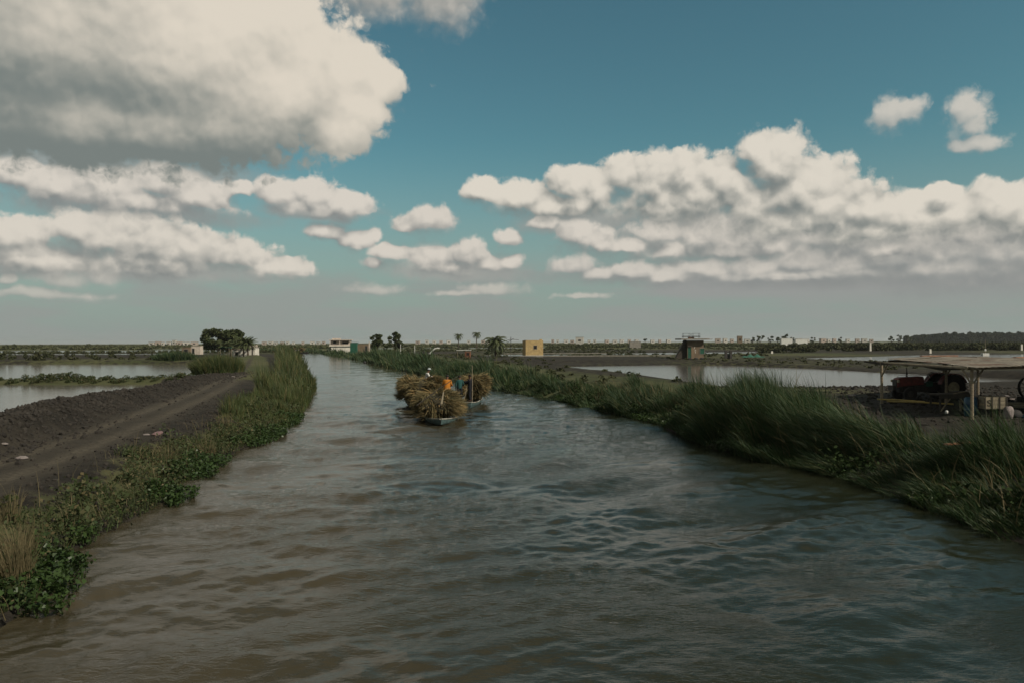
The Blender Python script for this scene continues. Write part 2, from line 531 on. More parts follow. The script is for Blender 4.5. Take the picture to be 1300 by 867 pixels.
# soil, road and grass share one sheet of land; where the road runs and where grass grows are masks
def ground_material():
    m = bpy.data.materials.new("soil")
    m.use_nodes = True
    t = NT(m.node_tree)
    b = m.node_tree.nodes['Principled BSDF']
    co = t.n('ShaderNodeNewGeometry').outputs['Position']
    n1 = t.n('ShaderNodeTexNoise', {'Vector': co, 'Scale': 0.9, 'Detail': 7.0, 'Roughness': 0.65}).outputs[0]
    n2 = t.n('ShaderNodeTexNoise', {'Vector': co, 'Scale': 7.0, 'Detail': 5.0, 'Roughness': 0.7}).outputs[0]
    n3 = t.n('ShaderNodeTexNoise', {'Vector': co, 'Scale': 0.045, 'Detail': 6.0, 'Roughness': 0.6}).outputs[0]
    soil = t.mix(t.step(n1, 0.35, 0.65), (0.017, 0.015, 0.012, 1), (0.036, 0.031, 0.024, 1))
    soil = t.mix(t.step(n2, 0.62, 0.78), soil, (0.062, 0.053, 0.041, 1))
    road = t.n('ShaderNodeAttribute', attribute_name='road').outputs['Fac']
    soil = t.mix(t.m('MULTIPLY', road, t.step(n2, 0.2, 0.7)), soil, (0.098, 0.084, 0.062, 1))
    grass = t.n('ShaderNodeAttribute', attribute_name='grass').outputs['Fac']
    gm = t.step(t.m('ADD', grass, t.m('MULTIPLY', t.m('SUBTRACT', n1, 0.5), 1.6)), 0.35, 0.75)
    green = t.mix(t.step(n3, 0.38, 0.6), (0.050, 0.060, 0.024, 1), (0.085, 0.084, 0.040, 1))
    c = t.mix(gm, soil, green)
    m.node_tree.links.new(c, b.inputs['Base Color'])
    b.inputs['Roughness'].default_value = 0.95
    b.inputs['Specular IOR Level'].default_value = 0.15
    h = t.m('ADD', t.m('MULTIPLY', n2, 0.6), t.n('ShaderNodeTexNoise', {'Vector': co, 'Scale': 28.0, 'Detail': 3.0}).outputs[0])
    bn = t.n('ShaderNodeBump', {'Height': h, 'Strength': 1.0, 'Distance': 0.05})
    m.node_tree.links.new(bn.outputs[0], b.inputs['Normal'])
    return m


def build_land():
    ys = np.concatenate([rows(-14, 0.35, 1.0, 12), rows(12.2, 0.12, 1.0125, 9000)[:]])
    e = np.linspace(-1, 1, 561)
    ss = np.sign(e) * (np.abs(e) * 0.75 + 0.75 * np.abs(e) ** 2.6)
    me, co = grid_mesh('ground', ys, ss, 22.0, lambda X, Y: land_height(X, Y))
    X, Y = co[:, 0], co[:, 1]
    rd = seg_dist(X, Y, ROAD)
    wob = fbm(X * 0.5, Y * 0.5, 31, 3)
    r = (1 - sst(rd + wob * 0.8, 1.2, 2.4)) * 0.42 + np.exp(-((rd - 0.8) / 0.34) ** 2) * (0.75 + wob)
    set_attr(me, 'road', np.clip(r, 0, 1))
    cd = -sdf(X, Y, CANAL)
    g = (1 - sst(cd, 1.2, 3.4)) * sst(cd, 0.3, 0.9) * 0.8
    g = np.maximum(g, sst(Y, 60, 110) * (0.45 + 0.9 * fbm(X * 0.02, Y * 0.012, 33, 4)))
    g = np.maximum(g, 0.8 * sst(Y, 300, 420))
    # the grassy verge where the road nears the white shed
    g = np.maximum(g, 0.8 * sst(Y, 66, 84) * (1 - sst(np.abs(rd - 2.0), 1.0, 2.5)) * (X < -20))
    md = seg_dist(X, Y, MOUND)
    g = g * (1 - 0.95 * (1 - sst(md, 2.2, 3.2)) * (Y < 92))
    g = g * (1 - 0.9 * (X > 0) * (Y < 75))
    g = np.maximum(g, (0.75 + 0.5 * fbm(X * .15, Y * .15, 39, 3)) * (1 - sst(cd, 16, 30)) * sst(Y, 44, 58) * (X > -70) * (X > np.interp(Y, [40, 110, 200, 300], [0, -14, -40, -75])))
    g = np.maximum(g, 0.8 * (X < -40) * sst(Y, 83, 84) * (1 - sst(Y, 91, 93)))
    set_attr(me, 'grass', np.clip(g, 0, 1))
    tag(link('ground', me, None, ground_material()), kind='structure')


build_land()


# ------------------------------------------------------------------ water
def water_material(name, deep, bumps, rough=0.06, silt=None):
    m = bpy.data.materials.new(name)
    m.use_nodes = True
    t = NT(m.node_tree)
    b = m.node_tree.nodes['Principled BSDF']
    co = t.n('ShaderNodeNewGeometry').outputs['Position']
    n = t.n('ShaderNodeTexNoise', {'Vector': co, 'Scale': 0.12, 'Detail': 4.0, 'Roughness': 0.6, 'Distortion': 0.8}).outputs[0]
    # stirred silt along the left shore, clearer green water to the right
    x = t.n('ShaderNodeSeparateXYZ', {0: co}).outputs[0]
    side = t.m('ADD', t.m('MULTIPLY', n, 0.9), t.m('MULTIPLY', x, -0.055))
    c = t.mix(t.step(side, 0.25, 0.85), deep, silt or deep)
    m.node_tree.links.new(c, b.inputs['Base Color'])
    b.inputs['Roughness'].default_value = rough
    b.inputs['IOR'].default_value = 1.333
    b.inputs['Specular Tint'].default_value = (1.0, 0.93, 0.76, 1)
    h = None
    for (sx, sy, sc, amp, det, rot) in bumps:
        mp = t.n('ShaderNodeMapping', {'Vector': co, 'Scale': (sx, sy, 1), 'Rotation': (0, 0, rot)}).outputs[0]
        q = t.n('ShaderNodeTexNoise', {'Vector': mp, 'Scale': sc, 'Detail': det, 'Roughness': 0.55, 'Distortion': 0.5}, noise_dimensions='2D').outputs[0]
        q = t.m('MULTIPLY', q, amp)
        h = q if h is None else t.m('ADD', h, q)
    # gusts: rough and smooth patches
    gu = t.n('ShaderNodeTexNoise', {'Vector': co, 'Scale': 0.16, 'Detail': 3.0, 'Distortion': 1.0}, noise_dimensions='2D').outputs[0]
    h = t.m('MULTIPLY', h, t.m('MULTIPLY_ADD', t.step(gu, 0.34, 0.62), 0.85, 0.35))
    # the ripples die down farther up the canal
    yy = t.n('ShaderNodeSeparateXYZ', {0: co}).outputs[1]
    h = t.m('MULTIPLY', h, t.m('MULTIPLY_ADD', t.step(yy, 28.0, 120.0), -0.82, 1.0))
    bn = t.n('ShaderNodeBump', {'Height': h, 'Strength': 1.0, 'Distance': 1.0})
    m.node_tree.links.new(bn.outputs[0], b.inputs['Normal'])
    return m


def wake(X, Y, bx, by, amp, k=2.6, ang=0.34, reach=46):
    """diverging bow waves trailing behind a boat that goes away from the camera (+Y)"""
    d = by - Y
    out = 0
    for s in (-1, 1):
        l = (X - bx) * s
        arm = d * math.tan(ang)
        off = (l - arm)
        env = np.exp(-(off / (0.9 + 0.06 * np.maximum(d, 0))) ** 2) * sst(d, -1, 3) * np.exp(-np.maximum(d, 0) / reach)
        th = math.radians(52)
        ph = k * (l * math.cos(th) + d * math.sin(th) * 0.9)
        out = out + amp * env * np.cos(ph)
    tr = np.exp(-((X - bx) / (0.8 + 0.16 * np.maximum(d, 0))) ** 2) * sst(d, -1, 2) * np.exp(-np.maximum(d, 0) / 22)
    out = out + amp * 0.6 * tr * np.cos(d * 3.3 + 0.25 * np.abs(X - bx))
    return out


def canal_height(X, Y):
    c, s = math.cos(0.5), math.sin(0.5)
    u, v = X * c + Y * s, -X * s + Y * c
    h = 0.19 * fbm(u * 0.20, v * 0.62, 51, 3, 0.5)
    h = h + 0.085 * fbm(u * 1.0 + 2 * fbm(X * .3, Y * .3, 8, 2), v * 2.0, 61, 3, 0.55) * (0.4 + 1.6 * vnoise(X * 0.13, Y * 0.11, 77))
    c, s = math.cos(-0.35), math.sin(-0.35)
    u, v = X * c + Y * s, -X * s + Y * c
    h = h + 0.045 * fbm(u * 1.9, v * 3.6, 71, 3, 0.55) * (0.3 + 1.6 * vnoise(X * 0.2 + 9, Y * 0.17, 78))
    h = h + wake(X, Y, -4.0, 43.5, 0.13, 1.8) + wake(X, Y, -6.4, 52.5, 0.09, 1.5) + wake(X, Y, -2.9, 54, 0.09, 1.6)
    # ripples flatten out where the wind does not reach, far up the canal
    return h * (1 - 0.7 * sst(Y, 40, 140))


def build_water():
    ys = np.concatenate([rows(-12, 0.3, 1.0, 6.9), rows(7.0, 0.045, 1.0068, 640)])
    ss = np.linspace(-0.85, 0.62, 760)
    me, co = grid_mesh('canal_water', ys, ss, 8.0, canal_height, lambda X, Y: sdf(X, Y, CANAL) > -1.6)
    m = water_material('canal_water', (0.015, 0.017, 0.009, 1),
                       [(1, 2.6, 2.0, 0.020, 3.0, 0.45), (1, 2.4, 6.5, 0.0125, 3.0, -0.3), (1, 1.8, 20.0, 0.0036, 2.0, 0.2)],
                       rough=0.05, silt=(0.042, 0.035, 0.021, 1))
    tag(link('canal_water', me, None, m), kind='structure')
    pm = water_material('pond_water', (0.060, 0.056, 0.045, 1),
                        [(1, 2.6, 1.2, 0.006, 4.0, 0.2), (1, 2.0, 6.0, 0.003, 3.0, -0.2)], rough=0.12, silt=(0.085, 0.078, 0.062, 1))
    for i, p in enumerate(PONDS):
        ext = 1.4
        xs, yy = [q[0] for q in p], [q[1] for q in p]
        nx = 70
        X, Y = np.meshgrid(np.linspace(min(xs) - 2, max(xs) + 2, nx * 3), np.linspace(min(yy) - 2, max(yy) + 2, nx))
        step = max(X[0, 1] - X[0, 0], Y[1, 0] - Y[0, 0])
        inside = (sdf(X, Y, p) > -ext - 0 * step).ravel()
        idx = np.arange(X.size).reshape(X.shape)
        q = np.stack([idx[:-1, :-1], idx[:-1, 1:], idx[1:, 1:], idx[1:, :-1]], -1).reshape(-1, 4)
        q = q[inside[q].any(axis=1)]
        used = np.unique(q)
        rm = np.full(X.size, -1)
        rm[used] = np.arange(len(used))
        cov = np.stack([X, Y, np.full(X.shape, 0.0)], -1).reshape(-1, 3)[used]
        tag(link('pond_water', fast_mesh('pond_water', cov, rm[q]), None, pm), kind='structure')


build_water()

# ------------------------------------------------------------------ vegetation
def ground_z(x, y):
    return float(land_height(np.array([float(x)]), np.array([float(y)]))[0])


def blade_mesh(name, base, h, w, lean, segs=3, taper=1.6, droop=0.35):
    """thin curved ribbons, one per blade"""
    N = len(base)
    az = RNG.uniform(0, math.pi, N)
    wx, wy = np.cos(az), np.sin(az)
    ll = np.hypot(lean[:, 0], lean[:, 1])
    T = np.linspace(0, 1, segs + 1)
    co = np.zeros((N, segs + 1, 2, 3))
    for i, t in enumerate(T):
        px = base[:, 0] + lean[:, 0] * h * t ** 1.7
        py = base[:, 1] + lean[:, 1] * h * t ** 1.7
        pz = base[:, 2] + h * (t - droop * ll * t ** 2.2)
        ww = 0.5 * w * (1 - t ** taper * 0.93)
        for k, s in ((0, -1), (1, 1)):
            co[:, i, k, 0] = px + s * ww * wx
            co[:, i, k, 1] = py + s * ww * wy
            co[:, i, k, 2] = pz
    idx = np.arange(N * (segs + 1) * 2).reshape(N, segs + 1, 2)
    q = np.stack([idx[:, :-1, 0], idx[:, :-1, 1], idx[:, 1:, 1], idx[:, 1:, 0]], -1).reshape(-1, 4)
    return co.reshape(-1, 3), q


def leaf_mesh(c, size, up=0.3, aspect=1.5, droop=0.15):
    """each leaf a bent pair of quads sharing a midline, facing anywhere"""
    N = len(c)
    n = RNG.normal(size=(N, 3))
    n[:, 2] = np.abs(n[:, 2]) + up
    n /= np.linalg.norm(n, axis=1)[:, None]
    r = RNG.normal(size=(N, 3))
    u = np.cross(n, r)
    u /= np.linalg.norm(u, axis=1)[:, None] + 1e-9
    v = np.cross(n, u)
    s = size[:, None] * 0.5
    a = c - u * s * aspect
    b = c + u * s * aspect - n * s * droop * 2
    l = c - v * s + n * s * droop
    r_ = c + v * s + n * s * droop
    co = np.stack([a, l, b, r_], 1).reshape(-1, 3)
    q = np.arange(N * 4).reshape(N, 4)
    return co, q


def join(parts):
    cos, qs, o = [], [], 0
    for c, q in parts:
        cos.append(c)
        qs.append(q + o)
        o += len(c)
    return np.concatenate(cos), np.concatenate(qs)


M_REED = material('reed_blades', (0.078, 0.098, 0.028), (0.020, 0.038, 0.014), scale=0.35, island=0.55, rough=0.6, trans=0.3, c3=(0.125, 0.105, 0.042))
M_REED_DARK = material('dark_reed_blades', (0.036, 0.070, 0.020), (0.012, 0.030, 0.012), scale=0.3, island=0.5, rough=0.6, trans=0.25, c3=(0.095, 0.100, 0.040))
M_WEED = material('weeds', (0.050, 0.066, 0.020), (0.028, 0.042, 0.014), scale=1.2, island=0.5, rough=0.7, trans=0.25, c3=(0.105, 0.085, 0.040))
M_HYA = material('water_plant_leaves', (0.042, 0.072, 0.018), (0.024, 0.046, 0.013), scale=1.5, island=0.5, rough=0.45, trans=0.25)
M_DRY = material('dry_grass', (0.170, 0.135, 0.070), (0.090, 0.080, 0.040), scale=1.5, island=0.6, rough=0.8, trans=0.3)
M_UNDER = material('undergrowth_leaves', (0.030, 0.046, 0.016), (0.016, 0.028, 0.011), scale=1.0, island=0.5, rough=0.85, spec=0.05, trans=0.15)
M_WOODFAR = material('far_wood_leaves', (0.018, 0.026, 0.013), (0.036, 0.044, 0.022), scale=0.02, island=0.4, rough=0.95, spec=0.0)
M_FIELD = material('field_scrub', (0.060, 0.072, 0.032), (0.090, 0.092, 0.048), scale=0.02, island=0.3, rough=0.95, spec=0.0)
M_LEAF = material('tree_leaves', (0.036, 0.052, 0.018), (0.070, 0.082, 0.030), scale=0.4, island=0.5, rough=0.6, trans=0.2)
M_FAR = material('far_shrubs', (0.042, 0.050, 0.024), (0.062, 0.064, 0.032), scale=0.03, island=0.3, rough=0.9, spec=0.1)
M_PALM = material('palm_fronds', (0.040, 0.058, 0.020), (0.078, 0.088, 0.034), scale=0.6, island=0.4, rough=0.6, trans=0.15)
M_BARK = material('bark', (0.085, 0.065, 0.045), (0.045, 0.035, 0.026), scale=4, bump=0.03)


def along(line, n, y0, y1, w0, w1, side):
    """n random points beside a shore line, w0..w1 metres inland; side +1 means to the right of the line's direction"""
    P = np.array(line)
    d = np.diff(P, axis=0)
    L = np.hypot(d[:, 0], d[:, 1])
    mid = (P[:-1, 1] + P[1:, 1]) / 2
    wgt = L * ((mid >= y0) & (mid <= y1))
    wgt = wgt / wgt.sum()
    k = RNG.choice(len(L), n, p=wgt)
    t = RNG.uniform(0, 1, n)
    off = RNG.uniform(w0, w1, n)
    nx, ny = d[k, 1] / L[k] * side, -d[k, 0] / L[k] * side
    return P[k, 0] + d[k, 0] * t + nx * off, P[k, 1] + d[k, 1] * t + ny * off, off


def reed_bank(name, label, line, side, spec, wind, mat, hscale=1.0, seed=0):
    """spec: (y0, y1, blades, width_of_band, blade width); spec heights come from the table HT"""
    parts = []
    for (y0, y1, n, wb, bw, ht) in spec:
        x, y, off = along(line, n, y0, y1, -0.35, wb, side)
        clump = fbm(x * 0.55, y * 0.55, 91 + seed, 3)
        big = fbm(x * 0.16, y * 0.16, 95 + seed, 2)
        keep = (clump > -0.20 + 0.12 * (off > wb * 0.8))
        x, y, off, clump, big = x[keep], y[keep], off[keep], clump[keep], big[keep]
        hh = np.interp(y, *zip(*ht)) * hscale * (1 + 1.7 * clump + 1.2 * big) * RNG.uniform(0.55, 1.12, len(x))
        hh *= 0.62 + 0.38 * sst(off, -0.2, wb * 0.45)
        z = land_height(x, y, False) * 0.9 - 0.05
        z = np.maximum(z, -0.1)
        g = RNG.normal(0, 0.16, (len(x), 2))
        wn = RNG.uniform(0.45, 1.35, len(x)) * (0.85 + 1.4 * fbm(x * 0.4, y * 0.4, 99, 2)) * (1 + 1.1 * (1 - sst(y, 26, 35)) * (x > 0))
        # blades at the water's edge hang out over the water
        over = (1 - sst(off, 0.0, 1.3)) * 0.25 * -side
        # blades grow in bushy tussocks: they fan out from its centre and are tallest there
        sp = 1.0 + 0.012 * y
        ci, cj = np.floor(x / sp), np.floor(y / sp)
        best = np.full(len(x), 1e9)
        fx, fy, th = np.zeros(len(x)), np.zeros(len(x)), np.zeros(len(x))
        for di in (-1, 0, 1):
            for dj in (-1, 0, 1):
                a, b = (ci + di).astype(np.int64), (cj + dj).astype(np.int64)
                ux = (a + _hash(a, b, 5)) * sp
                uy = (b + _hash(a, b, 6)) * sp
                dd = np.hypot(x - ux, y - uy)
                m_ = dd < best
                best = np.where(m_, dd, best)
                fx, fy = np.where(m_, x - ux, fx), np.where(m_, y - uy, fy)
                th = np.where(m_, _hash(a, b, 7), th)
        dome = np.clip(best / (sp * .62), 0, 1.2)
        hh = hh * (1.12 - 0.42 * dome ** 2) * (0.62 + 0.72 * th)
        lean = np.stack([g[:, 0] + wind[0] * wn + over + .34 * fx / sp, g[:, 1] + wind[1] * wn + .34 * fy / sp], 1)
        parts.append(blade_mesh(name, np.stack([x, y, z], 1), np.maximum(hh, 0.15), bw * RNG.uniform(0.6, 1.3, len(x)), lean, 4 if y0 < 40 else 3))
    co, q = join(parts)
    return tag(link(name, fast_mesh(name, co, q), None, mat), label, 'reeds', kind='stuff')


HT_R = [(8, 1.2), (17, 1.2), (22, 1.12), (26, 1.12), (29, 1.4), (33, 2.35), (36, 2.45), (38.5, 1.6), (42, 1.3), (45, 1.3), (48, 1.5), (50, 1.3), (53, 1.0), (56, 1.25), (62, 1.0), (72, 1.5),
        (90, 1.9), (120, 2.1), (170, 2.4), (230, 1.9), (420, 2.4)]
HT_L = [(8, .7), (12, .6), (20, .3), (30, .3), (36, .45), (41, .9), (48, 1.3), (60, 1.45), (80, 1.6), (110, 2.0), (200, 2.6), (420, 3.2)]
reed_bank('reeds', 'tall wind-bent dark green reeds lining the right bank of the canal', right_shore, 1,
          [(10, 24, 27000, 4.6, .032, HT_R), (24, 40, 36000, 5.2, .038, HT_R), (40, 66, 24000, 4.8, .055, HT_R), (66, 110, 12000, 5.2, .085, HT_R),
           (110, 220, 6500, 5.5, .16, HT_R), (220, 420, 5000, 6.0, .35, HT_R)], (-0.34, 0.05), M_REED_DARK)
reed_bank('reeds', 'grassy green reeds along the left bank between dirt track and canal', left_shore, -1,
          [(38, 60, 15000, 3.0, .045, HT_L), (60, 110, 9000, 3.6, .075, HT_L), (110, 220, 5000, 4.5, .15, HT_L),
           (220, 430, 3500, 5.0, .35, HT_L)], (-0.22, 0.05), M_REED, seed=7)


def weeds_left():
    parts = []
    x, y, off = along(left_shore, 16000, 4, 48, 0.0, 3.4, -1)
    cl = fbm(x * 0.7, y * 0.7, 111, 3)
    k = cl + 0.45 * (1 - off / 2.1) > 0.09
    x, y, cl = x[k], y[k], cl[k]
    z = land_height(x, y, False)
    h = RNG.uniform(0.10, 0.42, len(x)) * (1 + 1.5 * cl)
    parts.append(blade_mesh('w', np.stack([x, y, z], 1), h, RNG.uniform(.012, .03, len(x)), RNG.normal(0, 0.35, (len(x), 2)), 2))
    n = 14000
    i = RNG.integers(0, len(x), n)
    c = np.stack([x[i], y[i], z[i]], 1) + RNG.normal(0, 0.10, (n, 3)) + np.array([0, 0, 0.16])
    parts.append(leaf_mesh(c, RNG.uniform(.03, .075, n)))
    co, q = join(parts)
    tag(link('weeds', fast_mesh('weeds', co, q), None, M_WEED), 'low brown-green weeds creeping over the left bank slope', 'weeds', kind='stuff')


weeds_left()


def water_plants(name, label, line, side, y0, y1, n, w0, w1, seed, thr=0.02):
    x, y, off = along(line, n, y0, y1, w0, w1, side)
    cl = fbm(x * 0.6, y * 0.6, seed, 3) - np.abs(off - 0.1) * 0.10
    k = cl > thr - 0.12
    x, y = x[k], y[k]
    z = np.maximum(land_height(x, y, False), 0.0)
    per = 9
    X, Y, Z = np.repeat(x, per), np.repeat(y, per), np.repeat(z, per)
    a = RNG.uniform(0, 2 * math.pi, len(X))
    r = RNG.uniform(0.03, 0.20, len(X))
    hh = RNG.uniform(0.08, 0.34, len(X))
    c = np.stack([X + r * np.cos(a), Y + r * np.sin(a), Z + hh], 1)
    leaves = leaf_mesh(c, RNG.uniform(.05, .11, len(X)), up=0.8, aspect=1.25, droop=0.3)
    stem = blade_mesh('s', np.stack([X, Y, Z - .02], 1), hh * 1.02, np.full(len(X), .014),
                      np.stack([r * np.cos(a), r * np.sin(a)], 1) / hh[:, None], 2)
    co, q = join([leaves, stem])
    tag(link(name, fast_mesh(name, co, q), None, M_HYA), label, 'water plants', kind='stuff')


def undergrowth(name, label, line, side, y0, y1, n, w0, w1, hmax, mat, leaf, seed):
    # leafy bushes of a few sizes standing among the reeds
    x, y, off = along(line, n, y0, y1, w0, w1, side)
    k = fbm(x * .4, y * .4, seed, 3) > -.02
    x, y = x[k], y[k]
    z = np.maximum(land_height(x, y, False), 0)
    L = []
    for a, b, c in zip(x, y, z):
        h = random.uniform(.25, 1.0) ** 1.5 * hmax
        for q in range(3):
            L.append((a + random.uniform(-.25, .25) * h, b + random.uniform(-.3, .3) * h, c + h * random.uniform(.25, .8), h * random.uniform(.3, .55)))
    co, q = leaf_cloud(L, 120 * (.08 / leaf) ** 1.6, leaf, .9)
    tag(link(name, fast_mesh(name, co, q), None, mat), label, 'bushes', kind='stuff')


water_plants('water_plants', 'bright green broad-leaved water plants floating along the left shore', left_shore, -1, 11, 46, 1700, -0.7, 0.7, 121, 0.09)
water_plants('water_plants', 'dark broad-leaved water plants at the foot of the right bank reeds', right_shore, 1, 13, 60, 1500, -0.5, 0.6, 133, 0.1)


def grass_tuft(x, y, h, n, spread, mat, label, wind=(-.1, 0), w=.012, name='grass_tuft', cat='grass tuft', group=None):
    t = RNG.uniform(0, 2 * math.pi, n)
    r = spread * np.sqrt(RNG.uniform(0, 1, n)) * 0.4
    bx, by = r * np.cos(t), r * np.sin(t)
    hh = h * RNG.uniform(0.45, 1.1, n)
    lean = np.stack([np.cos(t) * RNG.uniform(0.05, .6, n) + wind[0], np.sin(t) * RNG.uniform(0.05, .6, n) + wind[1]], 1)
    co, q = blade_mesh('t', np.stack([bx, by, np.zeros(n)], 1), hh, RNG.uniform(.6, 1.3, n) * w, lean, 4)
    o = link(name, fast_mesh(name, co, q), None, mat)
    o.location = (x, y, max(ground_z(x, y), 0) - 0.03)
    return tag(o, label, cat, group)


TG = 'dry grass tufts on the left bank'
for (px, py, z, h, n, lab) in [(14, 735, .25, 1.15, 520, 'big straw-coloured grass tuft at the left edge, overhanging the water'),
                               (22, 690, .5, .9, 300, 'straw-coloured grass tuft behind the biggest one at the left edge'),
                               (6, 660, .6, .8, 160, 'thin bleached grass stems furthest up the bank at the left edge'),
                               (208, 588, .35, .95, 90, 'tall pale upright grass stems at the middle of the left bank'),
                               (262, 578, .15, .6, 130, 'short yellowish grass tuft by the water near the bank bend'),
                               (286, 548, .4, .8, 70, 'yellow-brown grass tuft at the near end of the tall left reeds')]:
    p = G(px, py, z)
    grass_tuft(p.x, p.y, h, n, .8, M_DRY, lab, (-.15, -.1), .014, group=TG)


def leaf_cloud(lumps, dens, size, squash=0.8):
    """leaves on the shells of several uneven lumps (x, y, z, r)"""
    cs = []
    for (x, y, z, r) in lumps:
        n = max(12, int(dens * r * r))
        v = RNG.normal(size=(n, 3))
        v /= np.linalg.norm(v, axis=1)[:, None]
        rad = r * RNG.uniform(0.35, 1.0, n) ** 0.6
        v = v * rad[:, None]
        v[:, 2] *= squash
        cs.append(v + np.array([x, y, z]))
    c = np.concatenate(cs)
    return leaf_mesh(c, size * RNG.uniform(.6, 1.5, len(c)))


class MB:
    """collects boxes, tubes and other solids, then links them as ONE mesh object"""
    def __init__(s):
        s.bm = bmesh.new()

    def box(s, c, d, rot=None, taper=1.0):
        r = bmesh.ops.create_cube(s.bm, size=1.0)
        vs = r['verts']
        for v in vs:
            k = taper if v.co.z > 0 else 1.0
            v.co = Vector((v.co.x * d[0] * k, v.co.y * d[1] * k, v.co.z * d[2]))
        if rot:
            bmesh.ops.rotate(s.bm, verts=vs, cent=(0, 0, 0), matrix=rot if isinstance(rot, Matrix) else Matrix.Rotation(rot, 3, 'Z'))
        bmesh.ops.translate(s.bm, verts=vs, vec=Vector(c))
        return s

    def tube(s, pts, radii, seg=8, cap=True):
        pts = [Vector(p) for p in pts]
        if not hasattr(radii, '__len__'):
            radii = [radii] * len(pts)
        rings = []
        for i, p in enumerate(pts):
            d = (pts[min(i + 1, len(pts) - 1)] - pts[max(i - 1, 0)]).normalized()
            a = Vector((0, 0, 1)) if abs(d.z) < 0.9 else Vector((1, 0, 0))
            u = d.cross(a).normalized()
            w = d.cross(u)
            rings.append([s.bm.verts.new(p + (u * math.cos(2 * math.pi * k / seg) + w * math.sin(2 * math.pi * k / seg)) * radii[i]) for k in range(seg)])
        for a, b in zip(rings[:-1], rings[1:]):
            for k in range(seg):
                s.bm.faces.new((a[k], a[(k + 1) % seg], b[(k + 1) % seg], b[k]))
        if cap:
            s.bm.faces.new(rings[0][::-1])
            s.bm.faces.new(rings[-1])
        return s

    def prism(s, poly, axis, a, b):
        """polygon in a plane, pushed from a to b along axis 'x' or 'y' or 'z'"""
        def P(u, v, w):
            return {'x': (w, u, v), 'y': (u, w, v), 'z': (u, v, w)}[axis]
        A = [s.bm.verts.new(P(u, v, a)) for u, v in poly]
        B = [s.bm.verts.new(P(u, v, b)) for u, v in poly]
        n = len(poly)
        s.bm.faces.new(A[::-1])
        s.bm.faces.new(B)
        for k in range(n):
            s.bm.faces.new((A[k], A[(k + 1) % n], B[(k + 1) % n], B[k]))
        return s

    def lathe(s, prof, c=(0, 0, 0), axis='z', seg=20, cap=True):
        rings = []
        for r, h in prof:
            ring = []
            for k in range(seg):
                a = 2 * math.pi * k / seg
                x, y = r * math.cos(a), r * math.sin(a)
                p = {'z': (x, y, h), 'y': (x, h, y), 'x': (h, x, y)}[axis]
                ring.append(s.bm.verts.new(Vector(p) + Vector(c)))
            rings.append(ring)
        for a, b in zip(rings[:-1], rings[1:]):
            for k in range(seg):
                s.bm.faces.new((a[k], a[(k + 1) % seg], b[(k + 1) % seg], b[k]))
        if not cap:
            return s
        s.bm.faces.new(rings[0][::-1])
        s.bm.faces.new(rings[-1])
        return s

    def build(s, name, m, parent=None, bevel=0.0, smooth=False):
        bmesh.ops.recalc_face_normals(s.bm, faces=s.bm.faces)
        me = bpy.data.meshes.new(name)
        s.bm.to_mesh(me)
        s.bm.free()
        o = link(name, me, parent, m)
        if smooth:
            me.polygons.foreach_set('use_smooth', [True] * len(me.polygons))
        if bevel:
            md = o.modifiers.new('bevel', 'BEVEL')
            md.width = bevel
            md.segments = 2
        return o


def tree(x, y, h, cr, label, group=None, leaf=.5, dens=26, lumps=16, trunk_h=.3, name='leafy_tree', cat='tree', mat=None, lean=0.0):
    z0 = ground_z(x, y) - 0.1
    t = thing(name, label, cat, (x, y, z0), 0, group)
    tr = MB()
    th = h * trunk_h
    tr.tube([(0, 0, 0), (lean * .4, 0, th * .6), (lean, .1, th), (lean * 1.4, 0, h * .6)], [h * .035, h * .026, h * .022, h * .008])
    L = []
    for k in range(lumps):
        a = random.uniform(0, 6.283)
        r = cr * math.sqrt(random.random()) * .82
        zz = th + (h - th) * random.uniform(0.18, .86) * (1 - 0.35 * (r / cr) ** 2)
        rr = cr * random.uniform(.15, .36)
        L.append((lean + r * math.cos(a), r * math.sin(a), zz, rr))
        if k < 7:
            tr.tube([(lean, .1, th * .9), (lean + r * .5 * math.cos(a), r * .5 * math.sin(a), (th + zz) / 2), (lean + r * .9 * math.cos(a), r * .9 * math.sin(a), zz)],
                    [h * .014, h * .009, h * .004], 5)
    tr.build('trunk', M_BARK, t)
    co, q = leaf_cloud(L, dens * (1 / leaf) ** 1.2, leaf)
    link('crown', fast_mesh('crown', co, q), t, mat or M_LEAF)
    return t


